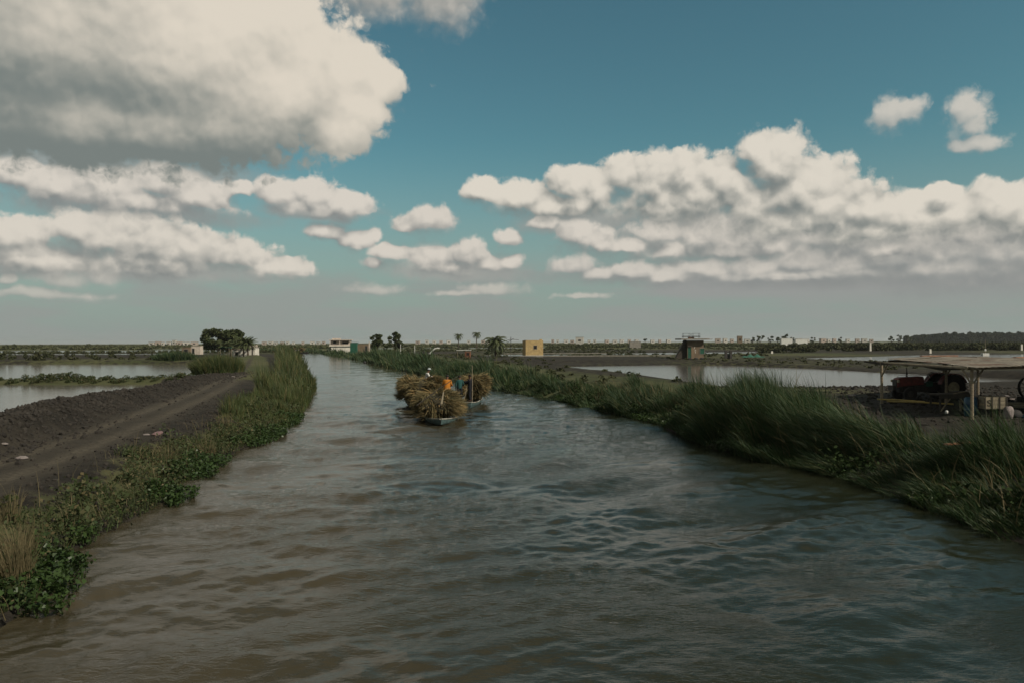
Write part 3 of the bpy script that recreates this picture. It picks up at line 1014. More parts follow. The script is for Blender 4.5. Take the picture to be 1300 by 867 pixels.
def palm(x, y, h, fl, nf, label, group=None, name='palm_tree', droop=1.0, skirt=False):
    z0 = ground_z(x, y) - .1
    t = thing(name, label, 'palm tree', (x, y, z0), random.uniform(0, 6), group)
    MB().tube([(0, 0, 0), (.15, 0, h * .5), (0, .1, h)], [fl * .085, fl * .07, fl * .075], 9).build('trunk', M_BARK, t)
    for k in range(nf):
        a = k * 2.39996 + random.uniform(-.2, .2)
        up = 1.05 - 1.55 * (k / nf) + random.uniform(-.1, .1)
        n = 12
        pts = []
        p = Vector((0, 0, h))
        ang_ = up
        for i in range(n + 1):
            pts.append(p.copy())
            p = p + Vector((math.cos(a) * math.cos(ang_), math.sin(a) * math.cos(ang_), math.sin(ang_))) * (fl / n)
            ang_ -= droop * (0.10 + 0.012 * i)
        side = Vector((-math.sin(a), math.cos(a), 0))
        cos_, q = [], []
        for i in range(n):
            for s in (-1, 1):
                for j in (0, .5):
                    b = pts[i].lerp(pts[i + 1], j)
                    t_ = (i + j) / n
                    L_ = fl * .20 * (math.sin(math.pi * min(1, t_ * .85 + .16)) ** .7)
                    dirv = (side * s + (pts[i + 1] - pts[i]).normalized() * .8 - Vector((0, 0, .45 + .2 * random.random()))).normalized()
                    w = (pts[i + 1] - pts[i]) * .26
                    i0 = len(cos_)
                    cos_ += [b - w, b + w, b + dirv * L_ + w * .3, b + dirv * L_ - w * .3]
                    q.append([i0, i0 + 1, i0 + 2, i0 + 3])
        link('frond', fast_mesh('frond', np.array([tuple(v) for v in cos_]), np.array(q)), t, M_PALM)
    return t


def px_tree(px, pbase, ptop, pw, Y, **kw):
    b = D(px, pbase, Y)
    top = D(px, ptop, Y)
    z0 = ground_z(b.x, Y)
    return dict(x=b.x, y=Y, h=top.z - z0, cr=pw / F * Y / 2, **kw)


GT = 'trees around the white shed on the left'
tree(**px_tree(277, 451, 413, 44, 256, label='broad round dark tree leftmost in the clump beside the white shed', group=GT, leaf=.5, dens=34, lumps=34, trunk_h=.18))
tree(**px_tree(293, 451, 415, 34, 262, label='dark round tree in the middle of the clump beside the white shed', group=GT, leaf=.5, dens=34, lumps=26, trunk_h=.2))
for (px, ptop, lab) in [(309, 420, 'upright palm standing close in front of the white shed wall'), (315, 425, 'shorter palm next to the white shed doorway'),
                        (287, 428, 'low drooping palm in front of the dark round trees by the green tarpaulin')]:
    b, tp = D(px, 450, 243), D(px, ptop, 243)
    palm(b.x, 243, (tp.z - .8) * .62, 3.7, 34, lab, GT, droop=.55)
GM = 'trees past the two storey house'
tree(**px_tree(479, 452, 419.5, 22, 262, label='airy tree with gaps in its crown, nearer the white two storey house', group=GM, leaf=.45, dens=40, lumps=24, trunk_h=.2))
tree(**px_tree(502, 450, 417.5, 20, 268, label='airy tree with pointed top, right of the gappy one by the canal', group=GM, leaf=.45, dens=40, lumps=22, trunk_h=.2))
tree(**px_tree(491, 452, 435, 14, 258, label='small dark bush filling the gap between two airy canal trees', group=GM, leaf=.5, dens=40, lumps=9, trunk_h=.1))
b = D(629, 450, 222)
palm(b.x, 222, 4.4, 4.6, 44, 'large spreading date palm standing left of the yellow block hut', droop=.95)
for px, ptop, lab in ((582, 420, 'small distant palm, leftmost of the far pair'), (605, 418, 'small distant palm, right of the far pair')):
    tp = D(px, ptop, 505)
    palm(tp.x, 505, tp.z - 3.6, 4.6, 26, lab, 'distant palms', droop=1.15)
for (dx, w_, lab) in ((-9, 8, 'dark leafy bush at the left foot of the large date palm'), (5, 7, 'dark leafy bush at the right foot of the large date palm')):
    pb = D(629 + dx, 449, 219)
    tree(pb.x, 219, 2.6, w_ / F * 219 / 2, lab, 'bushes at the foot of the large palm', leaf=.35, dens=60, lumps=8, trunk_h=.1, name='bush', cat='bush')


# distant single trees on the right
GR = 'small trees on the far right horizon'
for i, (px, ptop, w_, lab) in enumerate([(955, 427, 7, 'smallest far tree, leftmost of the horizon row on the right'), (965, 423.5, 9, 'round far tree second from the left in the horizon row'),
                                         (978, 424.5, 8, 'far tree in the middle of the horizon row'), (987, 425.5, 6, 'low far tree just left of the tallest in the horizon row'),
                                         (996, 421.5, 11, 'tallest far tree, near the right end of the horizon row'), (1006, 426.5, 6, 'low far tree ending the horizon row on its right'),
                                         (1032, 426, 7, 'lone far tree between the horizon row and the long wood'), (1067, 427.5, 6, 'lone low far tree in front of pinkish distant walls'),
                                         (1132, 424.5, 8, 'far tree, first of the three before the long wood'), (1141, 423, 8, 'far tree, second of the three before the long wood'),
                                         (1152, 424, 9, 'far tree, third and widest of the three before the long wood')]):
    tree(**px_tree(px, 432, ptop, w_, 900, label=lab, group=GR, leaf=1.3, dens=30, lumps=7, trunk_h=.15, name='distant_tree'))
tree(**px_tree(819, 434, 428.5, 8, 700, label='small far bushy tree right of the white far house', leaf=1.0, dens=30, lumps=6, trunk_h=.1, name='distant_tree'))


# far wood on the right, one mass
def scatter_shrubs(name, label, cat, pts, leaf, dens, mat, squash=0.8):
    L = []
    for (x, y, z, r, h) in pts:
        for k in range(max(2, int(h / r))):
            L.append((x + random.uniform(-.4, .4) * r, y + random.uniform(-.4, .4) * r, z + h * (k + .5) / max(2, int(h / r)) * .8, r * random.uniform(.7, 1.1)))
    co, q = leaf_cloud(L, dens, leaf, squash)
    return tag(link(name, fast_mesh(name, co, q), None, mat), label, cat, kind='stuff')


pts = []
for k in range(420):
    px = random.uniform(1150, 1420)
    Y = random.uniform(1250, 1400)
    b = D(px, 431, Y)
    top = 424 - 5.5 * sst(np.array(px), 1150, 1215) + random.uniform(-1.2, 1.8)
    hgt = D(px, float(top), Y).z
    pts.append((b.x, Y, 0.5, random.uniform(2.6, 5.5), max(5, hgt - 3) * random.uniform(.75, 1.05)))
scatter_shrubs('far_wood', 'long dark wood on the right horizon beyond the ponds', 'wood', pts, 1.5, 11, M_WOODFAR)


def in_water(x, y, m=0.5):
    X, Y_ = np.array([x], float), np.array([y], float)
    for p in PONDS + [CANAL]:
        if sdf(X, Y_, p)[0] > -m:
            return True
    return False


def shrub_zone(name, label, n, fx, fy, fh, leaf, dens, mat, margin=.6, cat='shrubs', r=1.0, thr=None):
    Yc = [fy() for _ in range(n * 4)]
    XYc = np.array([(fx(y), y) for y in Yc], float)
    ok = np.ones(len(XYc), bool)
    if thr is not None:
        ok &= fbm(XYc[:, 0] * .03, XYc[:, 1] * .03, 141, 3) > thr
    for p in PONDS + [CANAL]:
        ok &= sdf(XYc[:, 0], XYc[:, 1], p) < -margin
    XYc = XYc[ok][:n]
    Zc = land_height(XYc[:, 0], XYc[:, 1], False)
    pts = [(x, y, z - .1, r * random.uniform(.6, 1.3), fh(x, y)) for (x, y), z in zip(XYc, Zc)]
    return scatter_shrubs(name, label, cat, pts, leaf, dens, mat)


U = random.uniform
shrub_zone('low_shrubs', 'low green weeds and small shrubs on the earth dike between the two left ponds', 700,
           lambda y: U(-150, -38), lambda: U(84.5, 90), lambda x, y: U(.15, .5) + (.7 if -56.5 < x < -52 else 0), .10, 520, M_WEED, .2, r=.42)
shrub_zone('low_shrubs', 'dark shrubs on the wide dike behind the far left pond', 420,
           lambda y: U(-330, -.44 * y), lambda: 174 + 60 * U(0, 1) ** 2, lambda x, y: U(.3, .9) + (1.6 if x < -105 and U(0, 1) < .3 else 0), .24, 190, M_FAR, .5, r=.6)
shrub_zone('low_shrubs', 'shrubs along the far shore of the farthest left ponds', 600,
           lambda y: U(-420, -110), lambda: U(346, 392), lambda x, y: U(.3, 1.2), .4, 80, M_FAR, .5, r=.8)
shrub_zone('field_shrubs', 'olive green field scrub reaching the horizon on the left', 2400,
           lambda y: y * U(-.82, -.36), lambda: 545 + 1300 * U(0, 1) ** 1.5, lambda x, y: U(.3, 1.7) + (2.2 if U(0, 1) < .03 else 0), .9, 26, M_FIELD, 1, r=1.7, thr=-.12)
shrub_zone('field_shrubs', 'olive green field scrub reaching the horizon in the middle', 1800,
           lambda y: y * U(-.36, .33), lambda: 540 + 700 * U(0, 1) ** 1.5, lambda x, y: U(.3, 1.3), .9, 26, M_FIELD, 1, r=1.5, thr=-.08)
shrub_zone('field_shrubs', 'dark green scrub on the land behind the far right pond', 1300,
           lambda y: y * U(.33, .85), lambda: 300 + 500 * U(0, 1) ** 1.3, lambda x, y: U(.5, 3.0), .5, 55, M_FAR, 1, r=1.5, thr=-.10)
shrub_zone('low_shrubs', 'low shrubs around the pale channels behind the yellow hut and pump house', 1300,
           lambda y: y * U(-.16, .42), lambda: U(222, 500), lambda x, y: U(.1, .45), .3, 110, M_FAR, .5, r=.6, thr=-.05)
shrub_zone('low_shrubs', 'weeds on the dark dike between the two right ponds', 320,
           lambda y: U(34, 150), lambda: U(112, 196), lambda x, y: U(.08, .22), .2, 130, M_FAR, .3, r=.45)
shrub_zone('low_shrubs', 'scrub on the right bank behind the canal reeds', 160,
           lambda y: np.interp(y, [60, 110, 196, 254, 360], [4, -8, -32, -52, -92]) + U(4, 30), lambda: U(75, 300), lambda x, y: U(.1, .45), .18, 190, M_FAR, .4, r=.6)


def clump(px0, px1, Yc, depth, h, n, label, mat, w=.07, name='reed_clump', cat='reeds', wind=-.2, z=None):
    x0, x1 = D(px0, 440, Yc).x, D(px1, 440, Yc).x
    x, y = RNG.uniform(-1, 1, n), RNG.uniform(-1, 1, n)
    k = x * x + y * y < 1
    x, y = x[k], y[k]
    hh = h * np.sqrt(1 - .7 * (x * x + y * y)) * RNG.uniform(.6, 1.1, len(x))
    xc, yc = (x0 + x1) / 2, Yc
    hw = (x1 - x0) / 2
    base = np.stack([x * hw, y * depth, np.zeros(len(x))], 1)
    lean = np.stack([x * .35 + wind, y * .3], 1) + RNG.normal(0, .12, (len(x), 2))
    co, q = blade_mesh('c', base, hh, w * RNG.uniform(.6, 1.3, len(x)), lean, 3)
    o = link(name, fast_mesh(name, co, q), None, mat)
    o.location = (xc, yc, ground_z(xc, yc) * .9 - .05 if z is None else z)
    return tag(o, label, cat)


clump(249, 306, 96, 4.2, 2.9, 6500, 'big soft green reed bush on the earth mound before the white shed', M_REED, .07)
clump(195, 250, 172, 3.0, 2.6, 2600, 'dark green reed stand at the right end of the dike behind the left pond', M_REED_DARK, .14)
clump(455, 520, 215, 5, 2.6, 2200, 'tall dark reeds between the airy trees and the canal bend', M_REED_DARK, .18)
clump(57, 64, 43, .45, 1.0, 260, 'small yellowish bush on the pond side of the dug earth mound', M_WEED, .03, 'bush', 'bush', z=.3)


undergrowth('undergrowth', 'dark leafy undergrowth at the foot of the right bank reeds', right_shore, 1, 14, 90, 420, -.2, 1.6, 1.1, M_UNDER, .08, 201)
undergrowth('undergrowth', 'leafy bushes mixed into the left bank reeds and fringe', left_shore, -1, 12, 100, 200, 0.0, 2.2, .8, M_WEED, .08, 207)
# dead and flowering stems that stand out of the reeds
def dead_stems():
    x, y, off = along(right_shore, 900, 14, 60, .3, 4.4, 1)
    z = land_height(x, y, False)
    h = np.interp(y, *zip(*HT_R)) * RNG.uniform(.7, 1.35, len(x))
    lean = np.stack([RNG.normal(-.45, .35, len(x)), RNG.normal(0, .3, len(x))], 1)
    co, q = blade_mesh('s', np.stack([x, y, z], 1), h, RNG.uniform(.018, .04, len(x)), lean, 5, droop=.5)
    tag(link('dead_stems', fast_mesh('dead_stems', co, q), None, M_DRY), 'pale dead stems sticking out of the right bank reeds', 'stems', kind='stuff')
    x, y, off = along(left_shore, 500, 9, 60, .2, 2.6, -1)
    z = land_height(x, y, False)
    h = RNG.uniform(.3, 1.0, len(x))
    lean = np.stack([RNG.normal(-.1, .5, len(x)), RNG.normal(0, .4, len(x))], 1)
    co, q = blade_mesh('s', np.stack([x, y, z], 1), h, RNG.uniform(.010, .022, len(x)), lean, 5, droop=.5)
    tag(link('dead_stems', fast_mesh('dead_stems', co, q), None, M_DRY), 'pale dead stems scattered in the green fringe of the left bank', 'stems', kind='stuff')


dead_stems()

# ------------------------------------------------------------------ objects
M_HAY = material('dry_reed_hay', (0.190, 0.150, 0.070), (0.062, 0.060, 0.028), scale=1.3, island=0.6, rough=0.85, trans=0.15, c3=(0.30, 0.20, 0.085))
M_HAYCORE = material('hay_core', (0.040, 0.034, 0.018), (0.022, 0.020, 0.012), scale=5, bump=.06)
M_HULL = material('weathered_hull_paint', (0.34, 0.33, 0.28), (0.20, 0.20, 0.17), scale=6, rough=.6, c3=(0.12, 0.11, 0.09))
M_HULLTEAL = material('teal_hull_paint', (0.08, 0.13, 0.125), (0.035, 0.055, 0.055), scale=5, rough=.6)
M_HULLDARK = material('tarred_hull', (0.018, 0.020, 0.022), (0.035, 0.034, 0.03), scale=5, rough=.6)
M_WOOD = material('grey_wood', (0.27, 0.225, 0.155), (0.15, 0.12, 0.085), scale=3, stretch=(1, 1, 6), bump=.01, rough=.8)
M_DARKWOOD = material('dark_wood', (0.055, 0.046, 0.036), (0.03, 0.026, 0.02), scale=4, bump=.01)
M_PALEWOOD = material('pale_wood', (0.28, 0.24, 0.17), (0.18, 0.15, 0.105), scale=5, bump=.006)
M_TIN = material('rusty_roof_sheet', (0.25, 0.22, 0.17), (0.13, 0.105, 0.08), scale=1.2, bump=.01, rough=.7, c3=(0.12, 0.065, 0.04))
M_RED = material('faded_red_paint', (0.17, 0.034, 0.027), (0.09, 0.024, 0.020), scale=5, rough=.5)
M_TYRE = material('rubber', (0.016, 0.016, 0.016), (0.028, 0.026, 0.024), scale=6, rough=.8)
M_IRON = material('dark_iron', (0.028, 0.028, 0.028), (0.05, 0.042, 0.036), scale=7, rough=.6)
M_RIM = material('dusty_yellow_rim', (0.36, 0.32, 0.20), (0.22, 0.19, 0.13), scale=8, rough=.6)
M_BLUE = material('blue_plastic', (0.015, 0.07, 0.12), (0.02, 0.05, 0.09), scale=3, rough=.4)
M_GREEN = material('green_paint', (0.02, 0.095, 0.06), (0.015, 0.065, 0.042), scale=3, rough=.5)
M_GREENNET = material('green_netting', (0.035, 0.13, 0.09), (0.02, 0.07, 0.05), scale=3, rough=.8)
M_WHITE = material('whitewash', (0.62, 0.59, 0.52), (0.46, 0.44, 0.39), scale=.8, rough=.9, bump=.01)
M_CREAM = material('cream_plaster', (0.50, 0.44, 0.37), (0.40, 0.34, 0.29), scale=1.0, rough=.9)
M_YEL = material('yellow_block', (0.40, 0.29, 0.13), (0.29, 0.21, 0.10), scale=1.6, rough=.9, bump=.02)
M_BROWN = material('brown_render', (0.185, 0.135, 0.090), (0.13, 0.098, 0.066), scale=.7, rough=.9, bump=.01)
M_CONC = material('grey_concrete', (0.24, 0.22, 0.19), (0.16, 0.15, 0.13), scale=1.4, rough=.9, bump=.01)
M_BRICK = material('red_brick_render', (0.21, 0.09, 0.05), (0.15, 0.065, 0.04), scale=2.0, rough=.9)
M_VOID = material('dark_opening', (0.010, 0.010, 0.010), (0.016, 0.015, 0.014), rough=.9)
M_SACK = material('dirty_white_sack', (0.26, 0.22, 0.21), (0.16, 0.14, 0.13), scale=6, rough=.9, bump=.03)
M_PVC = material('white_plastic_pipe', (0.60, 0.60, 0.57), (0.45, 0.45, 0.42), rough=.5)
M_YPIPE = material('yellow_pole', (0.36, 0.27, 0.08), (0.24, 0.18, 0.06), scale=3, rough=.6)
M_ORANGE = material('orange_rusty_plank', (0.26, 0.12, 0.06), (0.15, 0.08, 0.05), scale=4, rough=.8)
M_SKIN = material('skin', (0.16, 0.085, 0.052), (0.13, 0.07, 0.045), scale=4, rough=.6)
M_HAIR = material('black_hair', (0.010, 0.009, 0.008), (0.015, 0.013, 0.011), rough=.7)


def cloth(name, c):
    return material(name, c, tuple(x * .72 for x in c), scale=5, rough=.9, bump=.01, stretch=(1, 1, .4))


# ---- people ---------------------------------------------------------------
def person(loc, rz, pose, label, cloths, hat=None, group=None, scale=1.0):
    """one skinned body; clothes, hair and hat are its children. x right, y forward, z up, feet at 0 (standing)"""
    t = thing('person', label, 'person', loc, rz, group)
    t.scale = (scale,) * 3
    J = pose
    bm = bmesh.new()
    lay = bm.verts.layers.skin.verify()
    V = {}

    def add(n, p, r, parent=None):
        v = bm.verts.new(p)
        v[lay].radius = (r, r) if not isinstance(r, tuple) else r
        v[lay].use_root = False
        V[n] = v
        if parent:
            bm.edges.new((V[parent], v))
        return v
    v = add('pel', J['pel'], (.135, .10))
    v[lay].use_root = True
    add('waist', (Vector(J['pel']) * .55 + Vector(J['chest']) * .45), (.12, .09), 'pel')
    add('chest', J['chest'], (.155, .105), 'waist')
    nk = Vector(J['chest']).lerp(Vector(J['head']), .5)
    add('neck', nk, .055, 'chest')
    hd = Vector(J['head'])
    add('head', hd, (.080, .092), 'neck')
    add('crown', hd + (hd - nk).normalized() * .105, (.066, .076), 'head')
    for s, k in ((1, 'R'), (-1, 'L')):
        add('sh' + k, J['sh' + k], .062, 'chest')
        add('el' + k, J['el' + k], .043, 'sh' + k)
        add('wr' + k, J['wr' + k], .028, 'el' + k)
        wr, el = Vector(J['wr' + k]), Vector(J['el' + k])
        f = (wr - el).normalized()
        sd = f.cross(Vector((0, 0, 1)))
        sd = sd.normalized() if sd.length > .1 else Vector((1, 0, 0))
        add('pa' + k, wr + f * .07, (.042, .020), 'wr' + k)
        for q in range(4):
            o = sd * (-.03 + .02 * q)
            b0 = wr + f * .10 + o
            L = (.066, .076, .070, .056)[q]
            add(f'f{q}a' + k, b0, .009, 'pa' + k)
            add(f'f{q}b' + k, b0 + f * L * .5 - Vector((0, 0, .012)), .0085, f'f{q}a' + k)
            add(f'f{q}c' + k, b0 + f * L * .8 - Vector((0, 0, .034)), .0075, f'f{q}b' + k)
        add('th1' + k, wr + f * .045 - sd * s * .045, .011, 'wr' + k)
        add('th2' + k, wr + f * .085 - sd * s * .055, .009, 'th1' + k)
        add('hp' + k, J['hp' + k], .085, 'pel')
        add('kn' + k, J['kn' + k], .058, 'hp' + k)
        add('an' + k, J['an' + k], .040, 'kn' + k)
        an, kn = Vector(J['an' + k]), Vector(J['kn' + k])
        add('to' + k, an + Vector((0, .15, -.045)), (.040, .026), 'an' + k)
    me = bpy.data.meshes.new('body')
    bm.to_mesh(me)
    bm.free()
    o = link('body', me, t, M_SKIN)
    o.modifiers.new('skin', 'SKIN').use_smooth_shade = True
    sb = o.modifiers.new('sub', 'SUBSURF')
    sb.levels = sb.render_levels = 1
    up = (hd - nk).normalized()
    # face and ears
    fm = MB()
    fm.lathe([(.004, .085), (.014, .09), (.011, .118)], tuple(hd + up * .03), 'y', 6)
    for s in (-1, 1):
        fm.lathe([(.008, -.01), (.022, 0), (.008, .012)], tuple(hd + up * .03 + Vector((.083 * s, 0, 0))), 'x', 8)
    fm.build('face_features', M_SKIN, t)
    em = MB()
    for s in (-1, 1):
        em.lathe([(.003, .076), (.009, .08), (.003, .088)], tuple(hd + up * .05 + Vector((.03 * s, 0, 0))), 'y', 6)
    em.lathe([(.004, .076), (.018, .08), (.004, .086)], tuple(hd - up * .015), 'y', 6)
    em.build('eyes_and_mouth', M_HAIR, t)
    # hair: a cap over the skull
    hm = MB()
    c = hd + up * .055
    hm.lathe([(.092, -.02), (.101, .02), (.092, .065), (.062, .095), (.01, .108)], tuple(c + Vector((0, -.012, 0))), 'z', 14)
    hm.build('hair', M_HAIR, t, smooth=True)
    # clothes
    def ring_tube(mb, pts, rad, seg=14, fold=0.0, cap=False):
        rings = []
        for i, (p, (rx, ry)) in enumerate(zip(pts, rad)):
            rr = []
            for q in range(seg):
                a = 2 * math.pi * q / seg
                kf = 1 + fold * math.sin(a * 5 + i) * (i / len(pts))
                rr.append(mb.bm.verts.new(Vector(p) + Vector((rx * math.cos(a) * kf, ry * math.sin(a) * kf, 0))))
            rings.append(rr)
        for a_, b_ in zip(rings[:-1], rings[1:]):
            for q in range(seg):
                mb.bm.faces.new((a_[q], a_[(q + 1) % seg], b_[(q + 1) % seg], b_[q]))
    top = MB()
    ch, pe = Vector(J['chest']), Vector(J['pel'])
    shm = (Vector(J['shR']) + Vector(J['shL'])) / 2
    if cloths['kind'] == 'robe':
        hem = cloths.get('hem', .25)
        pts = [nk + Vector((0, 0, .0)), shm + Vector((0, 0, .055)), shm + Vector((0, 0, -.03)), ch + Vector((0, 0, -.08)), pe + Vector((0, 0, .12)), pe, pe + Vector((0, 0, -.35)), Vector((pe.x, pe.y, hem))]
        rad = [(.075, .075), (.17, .10), (.225, .14), (.205, .155), (.195, .165), (.215, .185), (.25, .21), (.30, .26)]
    else:
        pts = [nk, shm + Vector((0, 0, .055)), shm + Vector((0, 0, -.03)), ch + Vector((0, 0, -.08)), pe.lerp(ch, .4), pe + Vector((0, 0, .02)), pe + Vector((0, 0, -.08))]
        rad = [(.07, .07), (.165, .095), (.215, .135), (.195, .145), (.175, .135), (.185, .145), (.195, .15)]
    ring_tube(top, pts, rad, fold=.07)
    for k in 'RL':
        s_, e_, w_ = Vector(J['sh' + k]), Vector(J['el' + k]), Vector(J['wr' + k])
        top.tube([s_ + (s_ - e_).normalized() * .02, s_.lerp(e_, .5), e_, e_.lerp(w_, .85)], [.082, .072, .064, .052], 10, cap=False)
    top.build('robe' if cloths['kind'] == 'robe' else 'shirt', cloths['top'], t, smooth=True)
    if cloths['kind'] != 'robe':
        tr = MB()
        for k in 'RL':
            h_, k_, a_ = Vector(J['hp' + k]), Vector(J['kn' + k]), Vector(J['an' + k])
            tr.tube([h_ + (h_ - k_).normalized() * .10, h_, h_.lerp(k_, .5), k_, a_.lerp(k_, .12)], [.098, .108, .092, .078, .066], 12, cap=False)
        tr.tube([pe + Vector((-.13, 0, 0)), pe + Vector((.13, 0, 0))], [.13, .13], 12)
        tr.build('trousers', cloths['low'], t, smooth=True)
    if hat:
        hb = MB()
        hb.lathe([(.168, .0), (.172, .006), (.112, .022), (.104, .095), (.075, .125), (.01, .132)], tuple(hd + up * .085), 'z', 18)
        hb.build('hat', hat, t, smooth=True)
    return t


def standing(armR=((.27, .02, 1.08), (.25, .20, .92)), armL=((-.27, .02, 1.08), (-.25, .15, .86)), lean=0.0, spread=.11):
    return dict(pel=(0, 0, .94), chest=(0, lean * .4, 1.30), head=(0, lean * .55 + .02, 1.60), shR=(.18, lean * .4, 1.41), shL=(-.18, lean * .4, 1.41),
                elR=armR[0], wrR=armR[1], elL=armL[0], wrL=armL[1], hpR=(.095, 0, .88), hpL=(-.095, 0, .88),
                knR=(spread, .04, .48), knL=(-spread, .02, .48), anR=(spread + .01, -.02, .075), anL=(-spread - .01, -.03, .075))


# ---- boats ----------------------------------------------------------------
def boat(loc, rz, L, B, H, label, mat, rubm, group, water_in=.12):
    """wooden canal boat: planked hull, gunwale rail and thwarts; y is forward, stern at y=0"""
    t = thing('wooden_boat', label, 'boat', loc, rz, group)
    mb = MB()
    n = 18
    outer, inner = [], []
    prof = [(0, 0), (.55, .04), (.85, .30), (.97, .65), (1.0, 1.0)]
    def sec(v, k, shrink):
        w = B / 2 * (min(1, .62 + 1.3 * v) if v < .3 else (1 - max(0, (v - .55) / .45) ** 2.1)) * 1.0
        w = max(w, .03) - shrink
        w = max(w, .01)
        sheer = H * (1 + .55 * max(0, (v - .5) / .5) ** 2 + .28 * max(0, (.25 - v) / .25) ** 2)
        rise = H * (.55 * max(0, (v - .72) / .28) ** 2)
        u, h = prof[k]
        return Vector((w * u, v * L, -water_in + rise + (sheer - rise) * h + (shrink if k == 0 else 0)))
    for shrink, store in ((0, outer), (.035, inner)):
        for i in range(n + 1):
            v = i / n
            row = [sec(v, k, shrink) for k in range(4, 0, -1)] + [sec(v, 0, shrink)]
            row = [Vector((-p.x, p.y, p.z)) for p in row[:-1]] + [row[-1]] + row[:-1][::-1]
            store.append([mb.bm.verts.new(p) for p in row])
    for st in (outer, inner):
        for a, b in zip(st[:-1], st[1:]):
            for k in range(len(a) - 1):
                mb.bm.faces.new((a[k], a[k + 1], b[k + 1], b[k]))
    for a, b, c, d in zip(outer[:-1], outer[1:], inner[:-1], inner[1:]):
        for k in (0, -1):
            mb.bm.faces.new((a[k], b[k], d[k], c[k]))
    mb.bm.faces.new(outer[0])
    mb.bm.faces.new(inner[0])
    mb.build('hull', mat, t)
    g = MB()
    for s in (0, -1):
        g.tube([tuple(r[s]) for r in [[sec(i / n, 4, 0) * 1 for _ in (0,)] for i in range(0)]] or
               [Vector(((1 if s else -1) * sec(i / n, 4, 0).x, sec(i / n, 4, 0).y, sec(i / n, 4, 0).z + .012)) for i in range(n + 1)], .038, 6)
    a = sec(0, 4, 0)
    g.tube([(-a.x, 0, a.z), (a.x, 0, a.z)], .035, 6)
    g.build('gunwale', rubm, t)
    for v in (.10, .5, .82):
        a = sec(v, 4, .03)
        MB().box((0, v * L, a.z - .12), (2 * a.x * .98, .24, .035)).build('thwart', M_DARKWOOD, t)
    return t


def hay_load(loc, rz, dims, n, label, group, seed=0, flat=.55, long_axis=(0, 1), w=.03, fringe=1.0):
    """a lumpy stack of cut reeds: dark inner mass, bristling with stalks lying mostly one way"""
    t = thing('hay_load', label, 'hay', loc, rz, group)
    wx, ly, hz = dims
    bm = bmesh.new()
    bmesh.ops.create_icosphere(bm, subdivisions=4, radius=1)
    for v in bm.verts:
        p = v.co.copy()
        q = Vector((abs(p.x) ** flat * (1 if p.x > 0 else -1), abs(p.y) ** flat * (1 if p.y > 0 else -1), abs(p.z) ** flat * (1 if p.z > 0 else -1)))
        # bundles hang out over the sides, the foot of the stack is narrower
        k = .60 + .40 * sst(np.array(q.z), -1, -.1)
        q = Vector((q.x * k, q.y * (.9 + .1 * float(sst(np.array(q.z), -1, 0))), q.z))
        nn = 1 + .30 * float(fbm(np.array([p.x * 2.2 + seed + p.z]), np.array([p.y * 2.2 - p.z * 1.7]), seed, 3)[0])
        v.co = Vector((q.x * wx / 2 * nn * .9, q.y * ly / 2 * nn * .95, (q.z + 1) / 2 * hz * (.93 + .07 * nn)))
    core_pts = [(v.co.copy(), v.normal.copy()) for v in bm.verts]
    bm.normal_update()
    core_pts = [(v.co.copy(), v.normal.copy()) for v in bm.verts]
    me = bpy.data.meshes.new('hay_core')
    bm.to_mesh(me)
    bm.free()
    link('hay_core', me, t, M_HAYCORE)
    P = np.array([tuple(a) for a, b in core_pts])
    Nn = np.array([tuple(b) for a, b in core_pts])
    i = RNG.integers(0, len(P), n)
    L = RNG.uniform(.35, .9, n) * fringe
    d = np.zeros((n, 3))
    sgn = RNG.choice([-1, 1], n)
    d[:, 0], d[:, 1] = long_axis[0] * sgn, long_axis[1] * sgn
    d = d * .9 + Nn[i] * RNG.uniform(0, .4, n)[:, None] + RNG.normal(0, .22, (n, 3))
    d[:, 2] -= .30 * (P[i, 2] < hz * .7)
    p = P[i] + RNG.normal(0, .05, (n, 3)) - Nn[i] * .05
    # most stalks belong to tied sheaves whose feathery heads flare outwards
    ns = int(60 * fringe)
    up = np.flatnonzero(P[:, 2] > hz * .30)
    an = RNG.choice(up, ns)
    hor = Nn[an].copy()
    hor[:, 2] = 0
    hor /= np.linalg.norm(hor, axis=1)[:, None] + 1e-6
    ax = hor * .75 + np.array([long_axis[0], long_axis[1], 0.])[None] * RNG.choice([-1, 1], ns)[:, None] * .45 + RNG.normal(0, .18, (ns, 3))
    ax[:, 2] += np.where(P[an, 2] > hz * .8, .05, -.38)
    ax /= np.linalg.norm(ax, axis=1)[:, None]
    m_ = RNG.uniform(0, 1, n) < .68
    k_ = RNG.integers(0, ns, n)
    st = P[an][k_] - ax[k_] * .55 + RNG.normal(0, .06, (n, 3))
    dd = ax[k_] + RNG.normal(0, .17, (n, 3))
    p = np.where(m_[:, None], st + dd * .45, p)
    d = np.where(m_[:, None], dd, d)
    L = np.where(m_, RNG.uniform(.6, 1.05, n) * fringe, L)
    d /= np.linalg.norm(d, axis=1)[:, None]
    side = np.cross(d, RNG.normal(size=(n, 3)))
    side /= np.linalg.norm(side, axis=1)[:, None]
    ww = RNG.uniform(.5, 1.4, n)[:, None] * w / 2
    a, b = p - d * L[:, None] * .35, p + d * L[:, None] * .65
    mid = (a + b) / 2 + RNG.normal(0, .03, (n, 3))
    co = np.stack([a - side * ww, a + side * ww, mid + side * ww, mid - side * ww, b + side * ww * .25, b - side * ww * .25], 1).reshape(-1, 3)
    ix = np.arange(n)[:, None] * 6
    q = np.concatenate([ix + np.array([0, 1, 2, 3]), ix + np.array([3, 2, 4, 5])])
    link('reed_stalks', fast_mesh('reed_stalks', co, q), t, M_HAY)
    return t


GB = 'hay boats travelling together up the canal'
GH = 'hay loads on the boats'
